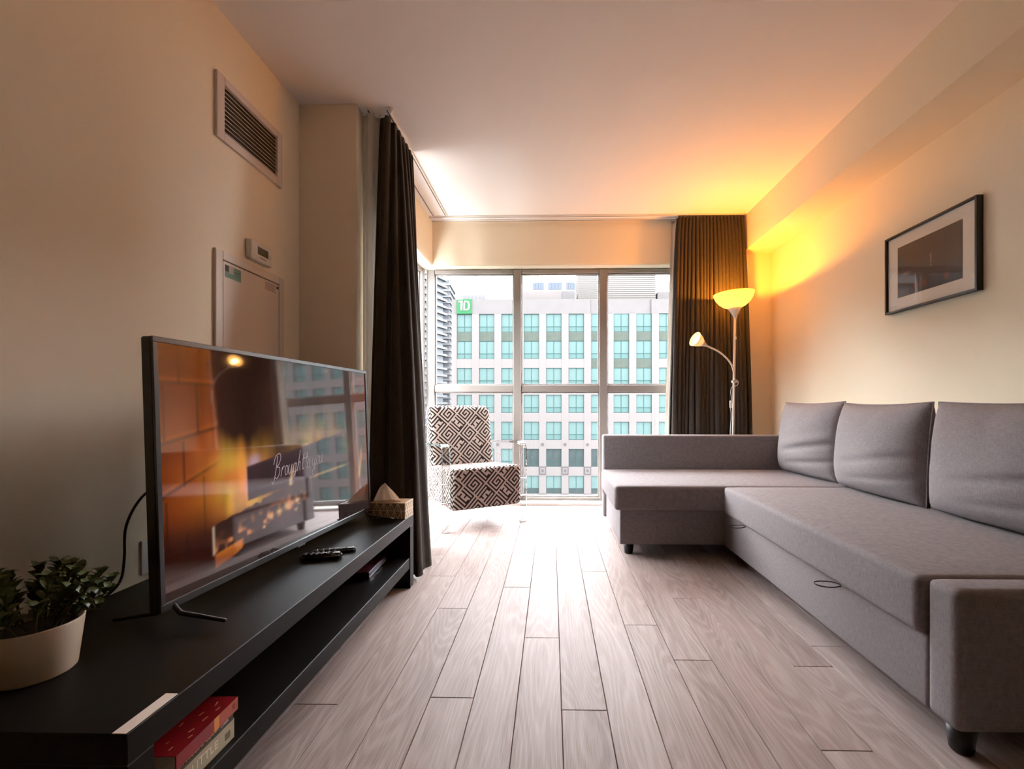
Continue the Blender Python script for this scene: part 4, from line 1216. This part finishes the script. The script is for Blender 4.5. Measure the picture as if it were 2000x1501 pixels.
# medallions between the low storeys, small studs above
for k in range(NC if False else 10):
    cx_ = WX0 + PITCH * k + WW + (PITCH - WW) / 2
    for zc in (-7.72, -11.36):
        md = bpart('medallion', [(cx_ - 0.47, cx_ + 0.47, FY - 0.06, FY, zc - 0.55, zc + 0.55)], simple('medallion_stone', (0.0330, 0.0285, 0.0285), 0.9))
        bpart('medallion_field', [(cx_ - 0.34, cx_ + 0.34, FY - 0.09, FY - 0.06, zc - 0.40, zc + 0.40)], M_stone2, md)
        bpart('medallion_boss', [(cx_ - 0.15, cx_ + 0.15, FY - 0.12, FY - 0.09, zc - 0.18, zc + 0.18)], simple('medallion_stone', (0.0330, 0.0285, 0.0285)), md)
    bpart('stud', [(cx_ - 0.16, cx_ + 0.16, FY - 0.08, FY, -4.35, -4.03)], simple('medallion_stone', (0.0330, 0.0285, 0.0285)))
# roof plant: blocks, louvred screen
ro = bpart('roof_block', [(-4.1, 3.3, FY + 3, FY + 9, 13.6, 17.2)], M_stone)
bpart('roof_vent', [(-2.95, -2.1, FY + 2.95, FY + 3, 15.7, 16.1)], simple('grey_vent', (0.0360, 0.0330, 0.0360), 0.8), ro)
bpart('roof_panel', [(1.55, 3.2, FY + 2.9, FY + 3, 15.4, 17.15)], simple('grey_panel', (0.0465, 0.0450, 0.0450), 0.8), ro)
bpart('roof_vent', [(1.7, 2.8, FY + 2.85, FY + 2.9, 15.7, 16.0)], MATS['grey_vent'], ro)
lv = bpart('louvre_screen', [(3.75, 14.7, FY + 3.2, FY + 9, 13.6, 21.5)], simple('louvre_back', (0.0390, 0.0345, 0.0315), 0.8))
bm = bmesh.new(); bx(bm, 0, 10.95, -0.12, 0, 0, 0.215); lv_me = bpy.data.meshes.new('louvre'); bmesh.ops.recalc_face_normals(bm, faces=bm.faces); bm.to_mesh(lv_me); bm.free(); lv_me.materials.append(simple('louvre_cream', (0.0645, 0.0600, 0.0555), 0.7))
for k in range(27):
    o = bpy.data.objects.new('louvre', lv_me); C.objects.link(o); o.parent = lv; o.location = Vector((3.75, FY + 3.2, 13.7 + k * 0.285)) - Vector(bank.location)
bpart('roof_block', [(14.95, 18.5, FY + 3, FY + 8, 13.6, 17.05)], M_stone2)
# green sign with white letters on the corner
sg = thing('bank_sign', (-11.76, FY, 13.42), 'green square rooftop sign with white TD letters', 'sign')
M_green = simple('sign_green', (0.0090, 0.0450, 0.0174), 0.5)
M_sw = simple('sign_white', (0.0720, 0.0720, 0.0720), 0.5)
box('panel', -12.80, -10.73, FY - 0.15, FY - 0.005, 13.42, 15.40, M_green, sg, 0.02, 1)
bm = bmesh.new()
def flat_poly(pts, y0=FY - 0.22, y1=FY - 0.15):
    A = [bm.verts.new((x, y0, z)) for x, z in pts]; B = [bm.verts.new((x, y1, z)) for x, z in pts]
    bm.faces.new(A); bm.faces.new(B[::-1])
    for i in range(len(pts)): bm.faces.new((A[i], A[(i + 1) % len(pts)], B[(i + 1) % len(pts)], B[i]))
sx, sz = -12.80, 13.42
flat_poly([(sx + 0.24, sz + 1.50), (sx + 0.24, sz + 1.74), (sx + 1.02, sz + 1.74), (sx + 1.02, sz + 1.50), (sx + 0.82, sz + 1.50), (sx + 0.82, sz + 0.42), (sx + 0.54, sz + 0.42), (sx + 0.54, sz + 1.50)])
obj('letter', bm, M_sw, sg)
bm = bmesh.new()
out_ = [(sx + 0.92, sz + 0.42), (sx + 1.42, sz + 0.42), (sx + 1.66, sz + 0.52), (sx + 1.80, sz + 0.76), (sx + 1.84, sz + 1.08), (sx + 1.80, sz + 1.40), (sx + 1.66, sz + 1.64), (sx + 1.42, sz + 1.74), (sx + 0.92, sz + 1.74)]
inn_ = [(sx + 1.16, sz + 0.63), (sx + 1.36, sz + 0.63), (sx + 1.47, sz + 0.70), (sx + 1.54, sz + 0.86), (sx + 1.56, sz + 1.08), (sx + 1.54, sz + 1.30), (sx + 1.47, sz + 1.46), (sx + 1.36, sz + 1.53), (sx + 1.16, sz + 1.53)]
A = [bm.verts.new((x, FY - 0.22, z)) for x, z in out_]; B = [bm.verts.new((x, FY - 0.22, z)) for x, z in inn_]
A2 = [bm.verts.new((x, FY - 0.15, z)) for x, z in out_]; B2 = [bm.verts.new((x, FY - 0.15, z)) for x, z in inn_]
n_ = len(out_)
for i in range(n_):
    j = (i + 1) % n_
    bm.faces.new((A[i], A[j], B[j], B[i])); bm.faces.new((A[i], A2[i], A2[j], A[j])); bm.faces.new((B[i], B[j], B2[j], B2[i]))
obj('letter', bm, M_sw, sg)

# condominium towers on the left, far behind
def tower(loc, rot, wx, wy, z0, z1, fh, label, slabm, wallm, glassm, bal=1.4):
    t = thing('condo_tower', loc, label, 'building', rotz=rot)
    bm = bmesh.new(); bx(bm, -wx / 2, wx / 2, -wy / 2, wy / 2, z0, z1); obj('core', bm, wallm, t, False)
    me_s = None; me_g = None
    z = z0; i = 0
    while z < z1 - fh * 0.5:
        if me_s is None:
            bm = bmesh.new(); bx(bm, -wx / 2 - bal, wx / 2 + bal, -wy / 2 - bal, wy / 2 + bal, 0, 0.9)
            me_s = bpy.data.meshes.new('balcony_slab'); bmesh.ops.recalc_face_normals(bm, faces=bm.faces); bm.to_mesh(me_s); bm.free(); me_s.materials.append(slabm)
            bm = bmesh.new()
            for q in range(5):
                a0 = -wx / 2 + wx * q / 5; bx(bm, a0 + 0.4, a0 + wx / 5 - 0.4, -wy / 2 - 0.06, -wy / 2, 0.95, fh - 0.15)
                b0 = -wy / 2 + wy * q / 5; bx(bm, wx / 2, wx / 2 + 0.06, b0 + 0.4, b0 + wy / 5 - 0.4, 0.95, fh - 0.15)
            me_g = bpy.data.meshes.new('glazing'); bmesh.ops.recalc_face_normals(bm, faces=bm.faces); bm.to_mesh(me_g); bm.free(); me_g.materials.append(glassm)
        for nm, me in (('balcony_slab', me_s), ('window_band', me_g)):
            o = bpy.data.objects.new(nm, me); C.objects.link(o); o.parent = t; o.location = (0, 0, z)
        z += fh
    return t
M_slab = simple('white_slab', (0.0705, 0.0720, 0.0750), 0.8)
M_twall = simple('grey_blue_wall', (0.056, 0.060, 0.066), 0.7)
M_tgl = simple('blue_grey_glass', (0.044, 0.054, 0.060), 0.3, var=0.5, vscale=0.3)
M_tgl2 = simple('dark_grey_glass', (0.038, 0.040, 0.044), 0.3, var=0.5, vscale=0.3)
tower((-65, 185, 0), math.radians(-20), 26, 30, -40, 62, 3.0, 'tall pale blue condominium tower at the left edge of the window', M_slab, M_twall, M_tgl)
tower((-61, 232, 0), math.radians(4), 18, 18, -40, 65, 3.0, 'slimmer grey condominium tower just left of the bank building', M_slab, M_twall, M_tgl2, 0.6)
tower((-40.5, 66, 0), 0.0, 6, 12, -40, 32, 3.0, 'blue-grey balcony tower along the avenue, left of the view', M_slab, M_twall, M_tgl, 0.9)  # out-of-view tower, added for what the framed glass reflects
ab = thing('added_reflection_building', (-62, 60, -40), 'pale stone building added left of the view for the picture glass reflection', 'building')  # out-of-view block, added to shape the framed glass reflection and daylight
bm = bmesh.new(); bx(bm, -75, -51.5, 60, 80, -40, 23); obj('core', bm, M_stone, ab)
for r in range(12):
    for k in range(7):
        x = -74.4 + k * 3.05; z = 20.6 - r * 3.637
        bm = bmesh.new(); bx(bm, x, x + 2.2, 59.9, 60, z - 2.3, z); obj('window', bm, M_tglass, ab)
# faint stepped building behind the sign
fb = thing('stepped_building', (-44, 260, 0), 'faint pale building with a rounded top behind the green sign', 'building')
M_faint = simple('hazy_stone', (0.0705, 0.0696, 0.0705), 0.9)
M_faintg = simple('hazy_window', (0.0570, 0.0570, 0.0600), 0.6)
bm = bmesh.new(); bx(bm, -52, -38, 260, 280, -40, 68); bx(bm, -38, -33, 260, 280, -40, 62); obj('block', bm, M_faint, fb)
bm = bmesh.new(); lathe(bm, [(0, 74), (4, 73.5), (6.4, 71.5), (6.8, 68), (0, 68)], -45, 270, 0, 20); obj('dome', bm, M_faint, fb, True, False)
for k in range(6):
    for r in range(6):
        box('window', -51.3 + k * 2.2, -50.2 + k * 2.2, 259.9, 260.05, 48 + r * 3.2, 50 + r * 3.2, M_faintg, fb)
# curved glass building behind the roof plant
cg = thing('curved_roof_building', (0, 150, 0), 'pale blue building with a curved glass roof behind the bank roof', 'building')
bm = bmesh.new()
arc = [(-11 + 22 * i / 20, 38.5 + 6.0 * math.sin(math.pi * (0.12 + 0.76 * i / 20))) for i in range(21)]
A = [bm.verts.new((x, 150, z)) for x, z in arc] ; B = [bm.verts.new((x, 168, z)) for x, z in arc]
A0 = [bm.verts.new((x, 150, -40)) for x, z in arc]; B0 = [bm.verts.new((x, 168, -40)) for x, z in arc]
for i in range(20):
    bm.faces.new((A[i], A[i + 1], B[i + 1], B[i])); bm.faces.new((A[i], A0[i], A0[i + 1], A[i + 1])); bm.faces.new((B[i], B[i + 1], B0[i + 1], B0[i]))
bm.faces.new((A[0], B[0], B0[0], A0[0])); bm.faces.new((A[20], A0[20], B0[20], B[20]))
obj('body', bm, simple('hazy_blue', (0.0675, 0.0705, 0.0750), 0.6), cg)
for a0, a1 in ((-6.2, -2.6), (-1.0, 3.4), (5.0, 8.0)):
    n = 4
    for q in range(n):
        w_ = (a1 - a0) / n
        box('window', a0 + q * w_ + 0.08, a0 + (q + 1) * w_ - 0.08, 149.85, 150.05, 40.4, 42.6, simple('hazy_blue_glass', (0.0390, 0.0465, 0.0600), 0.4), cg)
# unseen slab added left of the bay window to block daylight
nb = thing('added_daylight_blocker', (-26, 20, -40), 'unseen pale stone slab added outside the left bay window to block daylight', 'building')
bm = bmesh.new(); bx(bm, -40, -26, -34, 52, -40, 8); obj('core', bm, M_stone, nb)
for k in range(14):
    z = 6 - k * 3.637
    bm = bmesh.new(); bx(bm, -26, -25.9, -33, 51, z - 2.4, z); obj('window_band', bm, M_tglass, nb)
# street far below
struct_box('ground', -300, 300, YW + 6, 500, -41, -40, simple('asphalt', (0.0270, 0.0270, 0.0270), 0.9))
